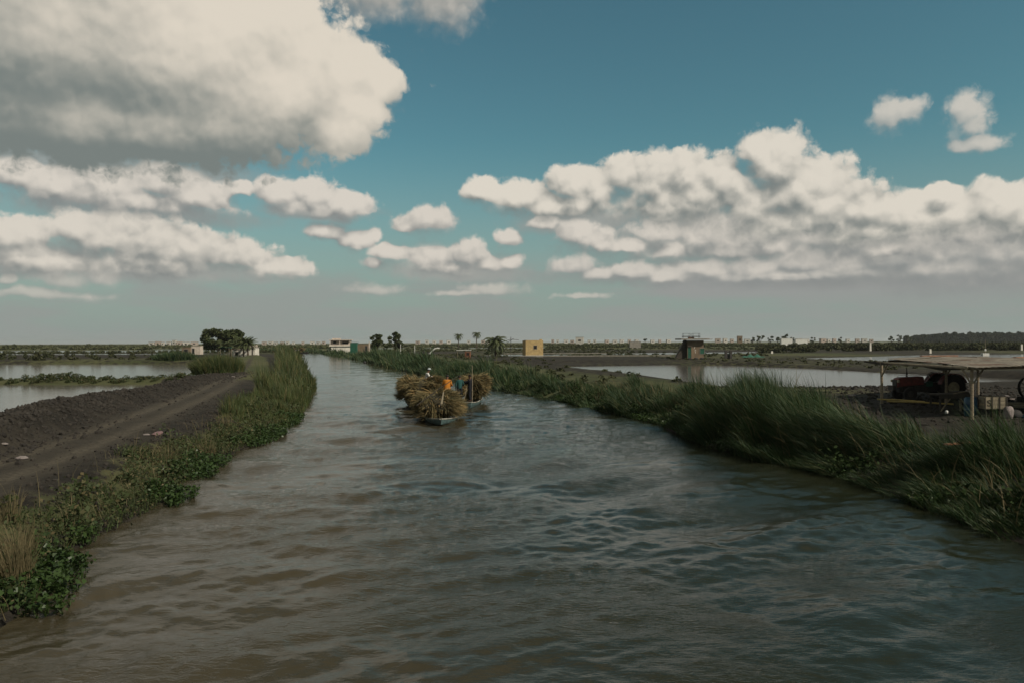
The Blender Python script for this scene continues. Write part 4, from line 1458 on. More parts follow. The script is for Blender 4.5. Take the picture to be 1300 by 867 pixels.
# front boat, nearest
boat((-4.55, 48.4, 0), math.radians(184.5), 7.2, 1.95, .30, 'nearest hay boat, its pointed end with pale gunwale and teal side towards us', M_HULLTEAL, M_HULL, GB)
hay_load((-4.42, 44.9, .12), math.radians(4), (2.7, 4.9, 1.38), 9000, 'nearest stack of cut reeds, bristling and dark below, on the front boat', GH, 3, flat=.8, w=.03)
# left boat
boat((-6.0, 50.6, 0), math.radians(12), 8.5, 2.0, .55, 'left hay boat, dark hull low in the water, a white-clad figure on its load', M_HULLDARK, M_DARKWOOD, GB)
hay_load((-6.65, 54.4, .42), math.radians(10), (3.1, 6.2, 1.46), 11000, 'widest stack of cut reeds with tawny bundles on top, on the left boat', GH, 8, flat=.5, long_axis=(.9, .3), w=.045)
# right boat
boat((-3.30, 51.9, 0), math.radians(-4), 7.5, 1.35, .42, 'right hay boat with light teal stern, where two figures stand', M_HULLTEAL, M_HULL, GB)
hay_load((-2.85, 56.6, .40), math.radians(-4), (1.8, 4.6, 1.52), 7000, 'narrower stack of cut reeds on the right boat, ahead of the standing figures', GH, 15, flat=.6, w=.045)

orange = cloth('orange_cloth', (0.46, 0.17, 0.018))
teal = cloth('teal_cloth', (0.018, 0.070, 0.065))
black = cloth('black_cloth', (0.012, 0.013, 0.018))
greyw = cloth('off_white_cloth', (0.50, 0.50, 0.48))
dgrey = cloth('dark_grey_cloth', (0.035, 0.035, 0.04))
# orange robed figure stands in the front boat behind its load
person((-4.20, 47.8, .64), math.radians(-6), standing(armR=((.27, .06, 1.12), (.17, .30, 1.06)), armL=((-.27, .06, 1.12), (-.17, .30, 1.06)), lean=.1),
       'person in a loose orange robe seen from behind, standing beyond the nearest hay stack', dict(kind='robe', top=orange, hem=.3), scale=1.08)
person((-3.72, 52.5, .52), math.radians(12), standing(armR=((.28, .05, 1.1), (.22, .28, 1.0)), lean=.04),
       'person in a teal top and dark trousers standing at the right boat stern', dict(kind='shirt', top=teal, low=black))
person((-3.00, 52.9, .40), math.radians(80), standing(armR=((.22, .20, 1.20), (.10, .42, 1.22)), armL=((-.18, .22, 1.24), (-.02, .44, 1.30)), spread=.09),
       'slender person all in black standing at the right boat stern, holding an upright pole', dict(kind='shirt', top=black, low=black), scale=1.1)
seated = dict(pel=(0, 0, .13), chest=(0, .10, .48), head=(0, .20, .78), shR=(.18, .10, .58), shL=(-.18, .10, .58), elR=(.26, .24, .34), wrR=(.16, .44, .36),
              elL=(-.26, .24, .34), wrL=(-.12, .46, .38), hpR=(.10, .02, .11), hpL=(-.10, .02, .11), knR=(.20, .42, .30), knL=(-.20, .44, .26),
              anR=(.12, .66, .07), anL=(-.12, .72, .07))
person((-6.22, 53.5, 1.80), math.radians(-78), seated, 'person in off-white clothes and a brimmed hat sitting atop the left hay stack',
       dict(kind='shirt', top=greyw, low=greyw), hat=material('grey_felt_hat', (.30, .33, .33), rough=.9))
o = MB().tube([(0, 0, 0), (.03, .02, 1.6), (.02, 0, 3.0)], [.028, .026, .018], 7).build('punting_pole', M_WOOD)
o.location = (-2.86, 52.7, 0)
tag(o, 'thin upright wooden pole held by the person in black on the right boat', 'pole')
o = MB().tube([(0, 0, 0), (1.35, .5, 1.0), (2.3, .9, 1.62)], [.028, .025, .02], 7).build('long_pole', M_DARKWOOD)
o.location = (-5.5, 42.6, 1.00)
tag(o, 'long slanting pole lying across the front of the nearest hay stack', 'pole')
for dx, y_, lab in ((0, 41.9, 'short pale branch hanging down the front of the nearest hay stack'),):
    o = MB().tube([(0, 0, 0), (.12, .1, .7)], [.07, .04], 7).build('branch', M_PALEWOOD)
    o.location = (-4.05, 42.25, 1.1)
    tag(o, lab, 'branch')
o = MB().tube([(0, 0, 0), (.12, 0, .5), (.22, 0, 1.05)], [.03, .028, .02], 6).build('oar', M_PALEWOOD)
o.location = (-3.42, 52.2, .45)
tag(o, 'pale short oar leaning between the teal and the black clad persons', 'oar')
# far boat where the canal bends
p = G(377, 448.3)
boat((p.x + 5, p.y, 0), math.radians(86), 10.0, 2.3, .6, 'far hay boat side-on at the bend of the canal', M_HULLDARK, M_DARKWOOD, 'hay boats')
hay_load((p.x + .2, p.y, .5), 0, (6.6, 2.4, 1.7), 1500, 'low wide hay stack on the far boat at the canal bend', GH, 33, w=.14, fringe=1.2)
for dx, lab in ((.1, 'tiny far person in white standing before the hay of the far boat, left one'), (1.1, 'tiny far person in white standing before the hay of the far boat, right one')):
    person((p.x + dx, p.y - 1.32, .25), math.radians(180), standing(), lab, dict(kind='shirt', top=greyw, low=greyw if dx > .5 else black))
p = G(463, 460.5)
b_ = MB().lathe([(.05, -.1), (.35, 0), (.38, .18), (.2, .38), (.04, .42)], (0, 0, 0), 'z', 10).build('floating_buoy', M_HULLDARK, smooth=True)
b_.location = (p.x, p.y, 0)
tag(b_, 'small dark float on the water left of the boats, near the far reeds', 'float')
for k, (px, py, lab) in enumerate([(378, 452.6, 'small drifting clump of weed nearest the far boat'), (384, 455.0, 'small dark drifting clump of weed just off the left reeds'),
                                   (388, 492, 'low clump of weed drifting off the left shore bulge')]):
    p = G(px, py)
    c_, q_ = leaf_cloud([(0, 0, .05, .5), (.7, .1, .03, .4), (-.6, 0, .03, .35)], 120, .14, .35)
    o = link('floating_weed', fast_mesh('floating_weed', c_, q_), None, M_HYA)
    o.location = p
    tag(o, lab, 'weed', 'drifting weed')


# ---- shelter --------------------------------------------------------------
def wheel(parent, name, c, R, w, rim_mat, rim_r, lugs=0):
    """tyre with lugs, rim with holes; axle along y of the parent"""
    tm = MB()
    tm.lathe([(rim_r, -w * .42), (R * .86, -w * .5), (R * .97, -w * .42), (R, -w * .2), (R, w * .2), (R * .97, w * .42), (R * .86, w * .5), (rim_r, w * .42), (rim_r, -w * .42)], c, 'y', 32, cap=False)
    for k in range(lugs):
        a = 2 * math.pi * k / lugs
        for s in (-1, 1):
            aa = a + (s * .5) * math.pi / lugs
            m = Matrix.Rotation(-aa, 3, 'Y') @ Matrix.Rotation(s * .6, 3, 'X')
            tm.box(Vector(c) + Matrix.Rotation(-aa, 3, 'Y') @ Vector((R * 1.0, s * w * .23, 0)), (R * .08, w * .5, R * .07), m)
    t_ = tm.build(name, M_TYRE, parent)
    rm = MB()
    rm.lathe([(rim_r * .98, -w * .30), (rim_r, -w * .34), (rim_r * .86, -w * .34), (rim_r * .8, -w * .12), (rim_r * .35, -w * .10), (rim_r * .3, -w * .26), (.02, -w * .28)], c, 'y', 24)
    rm.lathe([(rim_r * .98, w * .30), (rim_r, w * .34), (rim_r * .86, w * .34), (rim_r * .8, w * .12), (rim_r * .35, w * .10), (rim_r * .3, w * .26), (.02, w * .28)], c, 'y', 24)
    for k in range(8):
        a = k * math.pi / 4
        rm.lathe([(.02, -w * .17), (.02, -w * .11)], (c[0] + rim_r * .55 * math.cos(a), c[1], c[2] + rim_r * .55 * math.sin(a)), 'y', 6)
    rm.build('rim', rim_mat, t_)
    return t_


def tractor(loc, rz):
    """x is backwards (nose points to -x)"""
    t = thing('tractor', 'old red tractor parked side-on under the wooden shelter', 'tractor', loc, rz)
    R = .80
    for s in (-1, 1):
        wheel(t, 'rear_wheel', (1.55, s * .72, R), R, .36, M_RIM, .38, 20)
        wheel(t, 'front_wheel', (-1.15, s * .66, .42), .42, .20, M_IRON, .20, 0)
    b = MB()
    b.prism([(-1.75, .78), (-1.70, 1.36), (-1.45, 1.44), (-.1, 1.50), (.0, 1.42), (.0, .98), (-1.5, .86)], 'y', -.30, .30)
    b.build('hood', M_RED, t, bevel=.05)
    MB().box((-1.77, 0, 1.06), (.04, .46, .46)).build('grille', M_IRON, t)
    for s in (-1, 1):
        MB().lathe([(.02, -.07), (.085, -.06), (.09, .03), (.03, .05)], (-1.72, s * .36, 1.20), 'x', 14).build('headlight', M_RIM, t)
    MB().box((-1.95, 0, .78), (.20, .60, .30)).build('front_weight', M_IRON, t, bevel=.02)
    e = MB()
    e.box((-.75, 0, .72), (1.6, .40, .42)).box((.65, 0, .82), (1.5, .50, .58)).box((-1.15, 0, .48), (.16, 1.25, .12))
    e.tube([(1.55, -.7, .80), (1.55, .7, .80)], .13, 12)
    for q in range(5):
        e.tube([(-1.3 + q * .24, -.24, .96), (-1.3 + q * .24, -.24, .66)], .045, 6)
    e.build('engine_block', M_IRON, t, bevel=.015)
    for s in (-1, 1):
        f = MB()
        pts = [(1.55 + .90 * math.cos(a), .80 + .90 * math.sin(a)) for a in np.linspace(math.radians(20), math.radians(165), 12)]
        inn = [(1.55 + .86 * math.cos(a), .80 + .86 * math.sin(a)) for a in np.linspace(math.radians(165), math.radians(20), 12)]
        f.prism(pts + inn, 'y', s * .74 - .20, s * .74 + .20)
        f.build('fender', M_RED, t)
    st = MB()
    st.box((1.25, 0, 1.22), (.46, .46, .09)).box((1.50, 0, 1.45), (.07, .44, .42), Matrix.Rotation(.15, 3, 'Y'))
    st.build('seat', M_TYRE, t, bevel=.02)
    sw = MB()
    sw.tube([(.20, 0, 1.15), (.55, 0, 1.62)], .022, 8)
    c0 = Vector((.56, 0, 1.64))
    ax = Matrix.Rotation(-.62, 3, 'Y')
    sw.tube([c0 + ax @ Vector((.21 * math.cos(a), .21 * math.sin(a), 0)) for a in np.linspace(0, 2 * math.pi, 19)], .016, 6)
    for k in range(3):
        a = k * 2.09
        sw.tube([c0, c0 + ax @ Vector((.2 * math.cos(a), .2 * math.sin(a), 0))], .010, 5)
    sw.build('steering_wheel', M_IRON, t)
    ex = MB()
    ex.tube([(-.9, .12, 1.42), (-.9, .12, 1.75)], .055, 10).tube([(-.9, .12, 1.75), (-.9, .12, 2.05)], .026, 8)
    ex.build('exhaust_pipe', M_IRON, t)
    MB().box((.30, -.34, 1.02), (.42, .10, .34)).build('green_bag', M_GREEN, t, bevel=.04)
    MB().tube([(1.2, -.30, .66), (2.35, -.30, .55)], .035, 6).tube([(1.2, .30, .66), (2.35, .30, .55)], .035, 6).tube([(2.35, -.42, .55), (2.35, .42, .55)], .03, 6).build('hitch', M_IRON, t)
    MB().tube([(-1.78, -.33, 1.50), (-1.7, -.33, 1.56), (.25, -.33, 1.56), (.35, -.33, 1.40)], .022, 6).build('side_rail', M_PVC, t)
    return t


def build_shelter():
    Z = .72
    t = thing('wooden_shelter', 'open wooden shelter with crooked posts and flat weathered sheet roof on the right bank', 'shelter', (22.2, 44.5, Z))
    O = Vector((22.2, 44.5, Z))
    zr = 2.60
    post = [((22.2, 44.5), .085), ((21.85, 35.2), .075), ((25.9, 44.2), .08), ((32.2, 51.2), .085), ((27.4, 38.6), .08), ((33.4, 43.5), .08), ((30.4, 52.2), .08)]
    for (x, y), r in post:
        z0 = ground_z(x, y) - Z - .1
        j = random.uniform(-.05, .05)
        MB().tube([(x - O.x, y - O.y, z0), (x - O.x + j, y - O.y + j, 1.3), (x - O.x, y - O.y, zr)], [r * 1.1, r * .95, r], 8).build('post', M_WOOD, t)
    def beam(a, b, r=.07, z=zr - .03, z2=None):
        MB().tube([(a[0] - O.x, a[1] - O.y, z), (b[0] - O.x, b[1] - O.y, z if z2 is None else z2)], r, 8).build('beam', M_WOOD, t)
    beam((21.8, 34.6), (22.25, 45.2))
    beam((21.6, 35.2), (33.6, 39.4))
    beam((24.7, 48.6), (32.4, 53.0))
    beam((33.4, 39), (32.8, 54.5))
    beam((25.6, 36.5), (26.4, 50), .06)
    for (x, y), (ux, uy) in (((22.2, 44.5), (0, -1)), ((21.85, 35.2), (0, 1)), ((21.85, 35.2), (.94, .33)), ((27.4, 38.6), (-.94, -.33)), ((27.4, 38.6), (.94, .33)), ((25.9, 44.2), (0, -1))):
        MB().tube([(x - O.x, y - O.y, 1.75), (x - O.x + ux * .75, y - O.y + uy * .75, zr - .08)], .045, 7).build('brace', M_WOOD, t)
    # roof: overlapping crooked sheets laid on the beams, thin but real
    A, B, C_, D_ = Vector((25.0, 49.0)), Vector((22.1, 35.0)), Vector((34.4, 38.0)), Vector((33.2, 53.5))
    nu, nv = 7, 6
    for i in range(nu):
        for j in range(nv):
            u0, u1, v0, v1 = i / nu - .015, (i + 1) / nu + .02, j / nv - .02, (j + 1) / nv + .02
            if i == 0:
                u0 -= random.uniform(0, .03)
            if j == 0:
                v0 -= random.uniform(0, .03)
            def Q(u, v):
                p = (B * (1 - u) + C_ * u) * (1 - v) + (A * (1 - u) + D_ * u) * v
                return p
            zb = zr + .06 + .012 * ((i + j * 2) % 4) + random.uniform(0, .03)
            tilt = random.uniform(-.03, .03)
            rb = MB()
            nr = 15
            top, bot = [], []
            for k in range(nr):
                uu = u0 + (u1 - u0) * k / (nr - 1)
                for v in (v0, v1):
                    p = Q(uu, v)
                    z = zb + .018 * math.sin(k * math.pi) + (.02 if k % 2 else 0) + tilt * (1 if v == v1 else -1) + .09 * math.sin(uu * 3.1)
                    top.append(rb.bm.verts.new((p.x - O.x, p.y - O.y, z + .012)))
                    bot.append(rb.bm.verts.new((p.x - O.x, p.y - O.y, z)))
            for k in range(nr - 1):
                a, b, c, d = 2 * k, 2 * k + 1, 2 * k + 3, 2 * k + 2
                rb.bm.faces.new((top[a], top[b], top[c], top[d]))
                rb.bm.faces.new((bot[a], bot[d], bot[c], bot[b]))
                rb.bm.faces.new((top[a], top[d], bot[d], bot[a]))
                rb.bm.faces.new((top[b], bot[b], bot[c], top[c]))
            rb.build('roof_sheet', M_TIN, t)
    # torn sacking hanging under the front edge
    for (x0, y0, x1, y1, dz) in ((22.05, 40.2, 21.95, 36.0, .24), (22.15, 46.6, 22.1, 42.5, .16)):
        MB().prism([(y0 - O.y, zr + .04), (y1 - O.y, zr + .02), (y1 - O.y, zr - dz * .5), ((y0 + y1) / 2 - O.y, zr - dz), (y0 - O.y, zr - dz * .3)], 'x', x0 - O.x - .012, x0 - O.x + .012).build('hanging_cloth', M_DARKWOOD, t)
    return t


build_shelter()
for k, (x, y, l, r_, c, lab) in enumerate([(28.6, 50.4, 2.6, .12, M_ORANGE, 'reddish plank lying on top of the shelter roof, uppermost'), (29.2, 49.8, 2.9, -.05, M_DARKWOOD, 'dark plank lying on the shelter roof under the reddish plank'),
                                          (33.2, 48.6, 1.8, .2, M_ORANGE, 'short rusty plank lying on the right side of the shelter roof')]):
    o = MB().box((0, 0, 0), (l, .28, .07), r_).build('plank', c)
    o.location = (x, y - .8, 3.50 + (.085 if k == 0 else 0) + .02)
    tag(o, lab, 'plank', 'planks on the shelter roof')
tractor((26.1, 47.2, ground_z(25.5, 47)), math.radians(3))


def build_bench():
    """rough work bench in front of the tractor"""
    t = thing('work_bench', 'rough dark wooden bench with slanting props under the shelter, before the tractor', 'bench', (22.9, 38.7, ground_z(22.9, 38.7)), .12)
    MB().box((0, 0, .95), (1.95, .9, .07)).box((0, -.44, .84), (1.9, .05, .16)).build('bench_top', M_DARKWOOD, t)
    MB().box((.55, .1, 1.04), (.8, .55, .10), .1).build('board', M_DARKWOOD, t)
    for sx in (-.85, .85):
        for sy in (-.36, .36):
            MB().tube([(sx, sy, -.05), (sx, sy, .92)], .05, 6).build('leg', M_WOOD if sx > 0 else M_DARKWOOD, t)
    MB().tube([(-.85, -.40, .1), (-.2, -.40, .90)], .035, 6).tube([(.85, -.40, .1), (.1, -.40, .88)], .035, 6).build('prop', M_WOOD, t)
    MB().tube([(-.1, -.3, .99), (.45, -.5, 1.12)], .02, 6).build('stick', M_PALEWOOD, t)


build_bench()


def barrel():
    t = thing('blue_barrel', 'blue plastic barrel between the bench and the front shelter post', 'barrel', (22.75, 36.75, ground_z(22.7, 36.7)))
    MB().lathe([(.26, 0), (.285, .03), (.29, .28), (.305, .30), (.29, .33), (.29, .58), (.305, .60), (.29, .63), (.285, .86), (.25, .90), (.22, .90)], (0, 0, 0), 'z', 22).build('drum', M_BLUE, t, smooth=True)
    MB().lathe([(.23, .90), (.235, .925), (.22, .94), (.05, .945)], (0, 0, 0), 'z', 22).build('lid', M_BLUE, t)


barrel()


def crate():
    x, y = 23.55, 36.3
    t = thing('slatted_crate', 'pale slatted wooden crate marked with an S right of the front shelter post', 'crate', (x, y, ground_z(x, y)), -.12)
    Lx, Ly, Hc, zb = 1.02, .6, .56, .42
    sl = MB()
    for k in range(3):
        z = zb + .10 + k * .19
        for s in (-1, 1):
            sl.box((0, s * Ly / 2, z), (Lx, .02, .165))
            sl.box((s * Lx / 2, 0, z), (.02, Ly - .06, .165))
    sl.build('slats', M_PALEWOOD, t)
    for px_ in (-Lx / 2 + .02, -.17, .17, Lx / 2 - .02):
        for s in (-1, 1):
            MB().box((px_, s * (Ly / 2 + .022), zb + Hc / 2), (.055, .022, Hc + .02)).build('batten', M_DARKWOOD, t)
    MB().box((0, 0, zb), (Lx + .04, Ly, .035)).build('crate_floor', M_PALEWOOD, t)
    for sx in (-.42, .42):
        for sy in (-.22, .22):
            MB().tube([(sx, sy, -.05), (sx, sy, zb)], .035, 6).build('stand_leg', M_DARKWOOD, t)
    # the dark S painted on the front
    cu = bpy.data.curves.new('letter', 'FONT')
    cu.body = 'S'
    cu.size = .44
    cu.extrude = .004
    cu.align_x = 'CENTER'
    cu.materials.append(M_VOID)
    tmp = bpy.data.objects.new('tmp', cu)
    me = bpy.data.meshes.new_from_object(tmp)
    bpy.data.objects.remove(tmp)
    lt = link('painted_letter', me, t)
    lt.location = (-.26 - .05, -Ly / 2 - .018, zb + .12)
    lt.rotation_euler = (math.pi / 2, 0, 0)


crate()


def lump(name, x, y, r, mat, label, cat, sq=(1, 1, .8), z=0, group=None, seed=0, sub=3, rough=.25):
    bm = bmesh.new()
    bmesh.ops.create_icosphere(bm, subdivisions=sub, radius=1)
    for v in bm.verts:
        p = v.co
        k = 1 + rough * 2 * float(fbm(np.array([p.x * 1.7 + seed * 3.1 + p.z]), np.array([p.y * 1.7 - p.z * 1.3]), seed, 4)[0])
        v.co = Vector((p.x * sq[0], p.y * sq[1], max(p.z, -.75) * sq[2])) * r * k
    me = bpy.data.meshes.new(name)
    bm.to_mesh(me)
    bm.free()
    me.polygons.foreach_set('use_smooth', [True] * len(me.polygons))
    o = link(name, me, None, mat)
    o.location = (x, y, ground_z(x, y) + z + r * sq[2] * .6)
    return tag(o, label, cat, group)


lump('sack', 23.85, 35.6, .30, M_SACK, 'dirty white sack bulging below the crate with the S', 'sack', (.75, .7, 1.25), seed=2)
lump('sack', 24.35, 35.9, .30, M_TYRE, 'black bag slumped right beside the dirty white sack', 'bag', (1.1, .8, .8), seed=4)
lump('plastic_bag', 24.95, 35.8, .22, M_BLUE, 'crumpled blue plastic bag on the ground right of the black bag', 'bag', (1.3, .8, .6), seed=6)
lump('plastic_bag', 26.3, 36.4, .2, M_BLUE, 'smaller blue plastic scrap furthest right on the dark ground', 'bag', (1.4, .8, .5), seed=7)
lump('plastic_bag', 21.35, 36.4, .09, M_PVC, 'white plastic bag hanging low beside the bench and blue barrel', 'bag', (.8, .7, 1.1), seed=9, z=.2)
for (x0, y0, x1, y1, lab) in ((21.6, 42.7, 24.2, 40.6, 'yellow pole lying level under the shelter, nearer one'), (21.7, 44.0, 23.4, 42.0, 'yellow pole lying slightly slanted behind the nearer yellow pole')):
    o = MB().tube([(0, 0, 0), ((x1 - x0) / 2, (y1 - y0) / 2, .03), (x1 - x0, y1 - y0, 0)], .045, 8).build('yellow_pole', M_YPIPE)
    o.location = (x0, y0, ground_z(x0, y0) + .30)
    tag(o, lab, 'pole', 'yellow poles under the shelter')
o = MB().box((0, 0, 0), (1.25, .10, .05), .06).build('plank', M_ORANGE)
p = G(1222, 562, 1.35)
o.location = p
o.rotation_euler = (0, math.radians(-3), .05)
tag(o, 'orange-brown plank lying on the bent reeds before the shelter', 'plank')
# logs and big tyres right of the shelter
for (x0, y0, x1, y1, r, lab) in ((26.0, 41.5, 33, 38.8, .11, 'long log lying right of the crate, farther one'), (26.8, 39.6, 33.5, 37.8, .09, 'long log lying right of the crate, nearer one')):
    o = MB().tube([(0, 0, 0), ((x1 - x0) * .5, (y1 - y0) * .5, .05), (x1 - x0, y1 - y0, .02)], [r, r * .9, r * .7], 9).build('log', M_WOOD)
    o.location = (x0, y0, ground_z(x0, y0) + r + .12)
    tag(o, lab, 'log', 'logs beside the shelter')


def wheel_rack():
    x, y = D(1304, 480, 44).x, 44
    t = thing('spoked_wheel', 'big dark spoked iron wheel with pale fittings standing at the right edge', 'wheel', (x, y, ground_z(x, y)), math.radians(12))
    R = .62
    m = MB()
    m.lathe([(R * .9, -.07), (R, -.07), (R, .07), (R * .9, .07), (R * .9, -.07)], (0, 0, R + .35), 'y', 30, cap=False)
    m.build('tyre', M_TYRE, t)
    s = MB()
    for k in range(10):
        a = k * math.pi / 5
        s.tube([(0, 0, R + .35), (R * .92 * math.cos(a), 0, R + .35 + R * .92 * math.sin(a))], .022, 5)
    s.lathe([(.09, -.1), (.11, 0), (.09, .1)], (0, 0, R + .35), 'y', 12)
    s.build('spokes', M_IRON, t)
    MB().box((-.25, 0, .22), (.5, .5, .44)).box((.35, 0, .35), (.35, .4, .70)).build('mount', M_IRON, t, bevel=.02)
    MB().box((-.28, -.28, .34), (.28, .10, .22)).build('fitting', M_SACK, t, bevel=.03)


wheel_rack()
for k, (px, py, r, lab) in enumerate([(1082, 503, .16, 'white scrap on the bare dark ground left of the shelter'), (1278, 503, .12, 'white scrap on the ground past the shelter, nearer the pond'),
                                     (1285, 507, .14, 'pale scrap on the ground just left of the dark iron wheel')]):
    g = G(px, py, .85)
    lump('litter', g.x, g.y, r, M_SACK, lab, 'litter', (1.5, 1, .4), seed=20 + k, sub=2, group='scraps of litter')


# ---- small litter and stones on the left bank ------------------------------
g = G(200, 553, .8)
o = lump('cloth_rag', g.x, g.y, .26, material('pink_cloth', (.20, .12, .12), (.12, .08, .08), scale=8, rough=.9), 'pinkish rag lying crumpled on the slope below the dirt track', 'rag', (.45, 1.7, .35), seed=31)
for k, (px, py, r, lab) in enumerate([(186, 551, .10, 'white scrap just left of the pink rag'), (172, 556, .14, 'dark lump of earth left of the pink rag'), (5, 547, .10, 'white scrap on the earth mound at the left edge'),
                                     (296, 478, .16, 'white scrap on the grass verge by the far track'), (28, 581, .16, 'pale flat stone on the near track')]):
    g = G(px, py, .9 if k != 2 else 1.5)
    lump('litter', g.x, g.y, r, M_SACK if 'dark' not in lab else M_DARKWOOD, lab, 'litter', (1.4, 1, .45), seed=40 + k, sub=2, group='scraps on the left bank')


def clods(name, label, n, fx, rmin, rmax, mat):
    tv = []
    bm = bmesh.new()
    bmesh.ops.create_icosphere(bm, subdivisions=1, radius=1)
    V = np.array([tuple(v.co) for v in bm.verts])
    Fc = np.array([[v.index for v in f.verts] for f in bm.faces])
    bm.free()
    x, y = fx(n)
    n = len(x)
    z = land_height(x, y, True)
    r = rmin + (rmax - rmin) * RNG.uniform(0, 1, n) ** 3
    s = RNG.uniform(.6, 1.4, (n, 1, 3)) * r[:, None, None]
    co = V[None] * (1 + RNG.normal(0, .16, (n, len(V), 1))) * s
    co = co + np.stack([x, y, z + r * .1], 1)[:, None, :]
    f = (Fc[None] + (np.arange(n) * len(V))[:, None, None]).reshape(-1, 3)
    tag(link(name, fast_mesh(name, co.reshape(-1, 3), f, smooth=False), None, mat), label, 'clods', kind='stuff')


M_CLOD = material('earth_clods', (0.016, 0.014, 0.012), (0.036, 0.031, 0.025), scale=.6, island=.6, rough=.95)


def on_mound(n):
    P = np.array(MOUND)
    t = RNG.uniform(0, len(P) - 1.01, n)
    i = t.astype(int)
    f = (t - i)[:, None]
    p = P[i] * (1 - f) + P[i + 1] * f
    return p[:, 0] + RNG.normal(0, 1.25, n), p[:, 1] + RNG.normal(0, .4, n)


clods('earth_clods', 'dark clods and stones covering the dug earth mound', 12000, on_mound, .02, .12, M_CLOD)


def by_track(n):
    P = np.array(left_shore)
    k = P[(P[:, 1] > 8) & (P[:, 1] < 62)]
    y = RNG.uniform(9, 60, n)
    x = np.interp(y, k[:, 1], k[:, 0]) - RNG.uniform(.3, 6.5, n)
    k = seg_dist(x, y, ROAD) > RNG.uniform(1.0, 2.6, n)
    return x[k], y[k]


clods('earth_clods', 'small dark clods and pebbles scattered over the left bank slope', 7000, by_track, .015, .09, M_CLOD)
clods('earth_clods', 'dark clods on the bare ground around the shelter', 3500, lambda n: (RNG.uniform(15, 40, n), RNG.uniform(33, 68, n)), .03, .16, M_CLOD)


# ---- buildings ------------------------------------------------------------
def opening(parent, name, x, z, w, h, y, mat=M_VOID, frame=None, depth=.12, sill=False):
    """window or door on a wall facing -y: recess panel with a frame round it"""
    f = MB()
    tw = .09
    f.box((x - w / 2 - tw / 2, y - .03, z), (tw, .10, h + 2 * tw)).box((x + w / 2 + tw / 2, y - .03, z), (tw, .10, h + 2 * tw))
    f.box((x, y - .03, z + h / 2 + tw / 2), (w - .004, .10, tw)).box((x, y - .03, z - h / 2 - tw / 2), (w - .004, .10, tw))
    o = f.build(name, frame or M_CONC, parent)
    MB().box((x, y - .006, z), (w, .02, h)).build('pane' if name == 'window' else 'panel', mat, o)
    return o


def house_white():
    Y = 322
    b = D(433, 441, Y)
    zg = ground_z(b.x, Y)
    t = thing('two_storey_house', 'white two storey house with dark upper openings behind the reeds of the bend', 'house', (b.x, Y, zg), .12)
    t.scale = (1.27, 1.27, 1.12)
    W, Dp = 6.8, 6
    MB().box((.2, 0, 1.35), (W - .4, Dp, 2.9)).build('ground_floor_wall', M_WHITE, t)
    # upper floor: a loggia with piers round real depth
    u = MB()
    u.box((0, .6, 4.0), (W - .3, Dp - 1.2, 2.0))
    u.build('upper_floor_wall', M_CREAM, t)
    MB().box((0, -.05, 2.90), (W + .5, Dp + .6, .22)).build('balcony_slab', M_WHITE, t)
    r = MB()
    r.box((-.0, -Dp / 2 + -.22, 3.22), (W + .3, .10, .42))
    r.build('parapet', M_CREAM, t)
    p = MB()
    for x in (-W / 2 + .1, -.1, W / 2 - .1):
        p.box((x, -Dp / 2 - .1, 4.1), (.22, .22, 1.9))
    p.build('pillars', M_CREAM, t)
    MB().box((.05, -.1, 5.16), (W + .6, Dp + .5, .24)).build('roof', M_CREAM, t)
    MB().box((-1.6, .6, 5.55), (2.6, 2.6, .5)).build('roof_tank_room', M_CREAM, t)
    opening(t, 'window', -1.9, 4.15, .9, .95, -2.4)
    opening(t, 'window', 1.6, 4.05, 1.9, .75, -2.4)
    MB().box((-W / 2 - .25, -.4, 1.2), (.5, 3, 2.4)).build('side_lean_to', M_CONC, t)


house_white()


def slab_shed(px0, px1, py0, py1, Y, mat, label, name='shed', cat='shed', dp=3, rz=0, roof=None):
    a, b = D(px0, py1, Y), D(px1, py0, Y)
    zg = ground_z((a.x + b.x) / 2, Y)
    w, h = b.x - a.x, b.z - zg
    t = thing(name, label, cat, ((a.x + b.x) / 2, Y, zg), rz)
    MB().box((0, 0, h / 2 - .1), (w, dp, h)).build('wall', mat, t)
    MB().box((0, 0, h + .03), (w + .3, dp + .3, .10)).build('roof', roof or mat, t)
    return t, w, h


t, w, h = slab_shed(445.5, 454, 434.8, 441, 300, M_GREEN, 'small green metal shed right of the white two storey house', 'green_shed')
t, w, h = slab_shed(455, 469, 436.5, 441, 290, M_BROWN, 'low brown mud building between green shed and the airy trees', 'low_building')
opening(t, 'door', 1.2, h * .45, .9, h * .7, -1.5)
a = D(468.8, 434.2, 255)
o = MB().box((0, 0, 0), (.35, .35, a.z - .6)).build('gate_post', M_CREAM)
o.location = (a.x, 255, (a.z + .6) / 2)
tag(o, 'single pale square post at the right end of the low brown building', 'post')


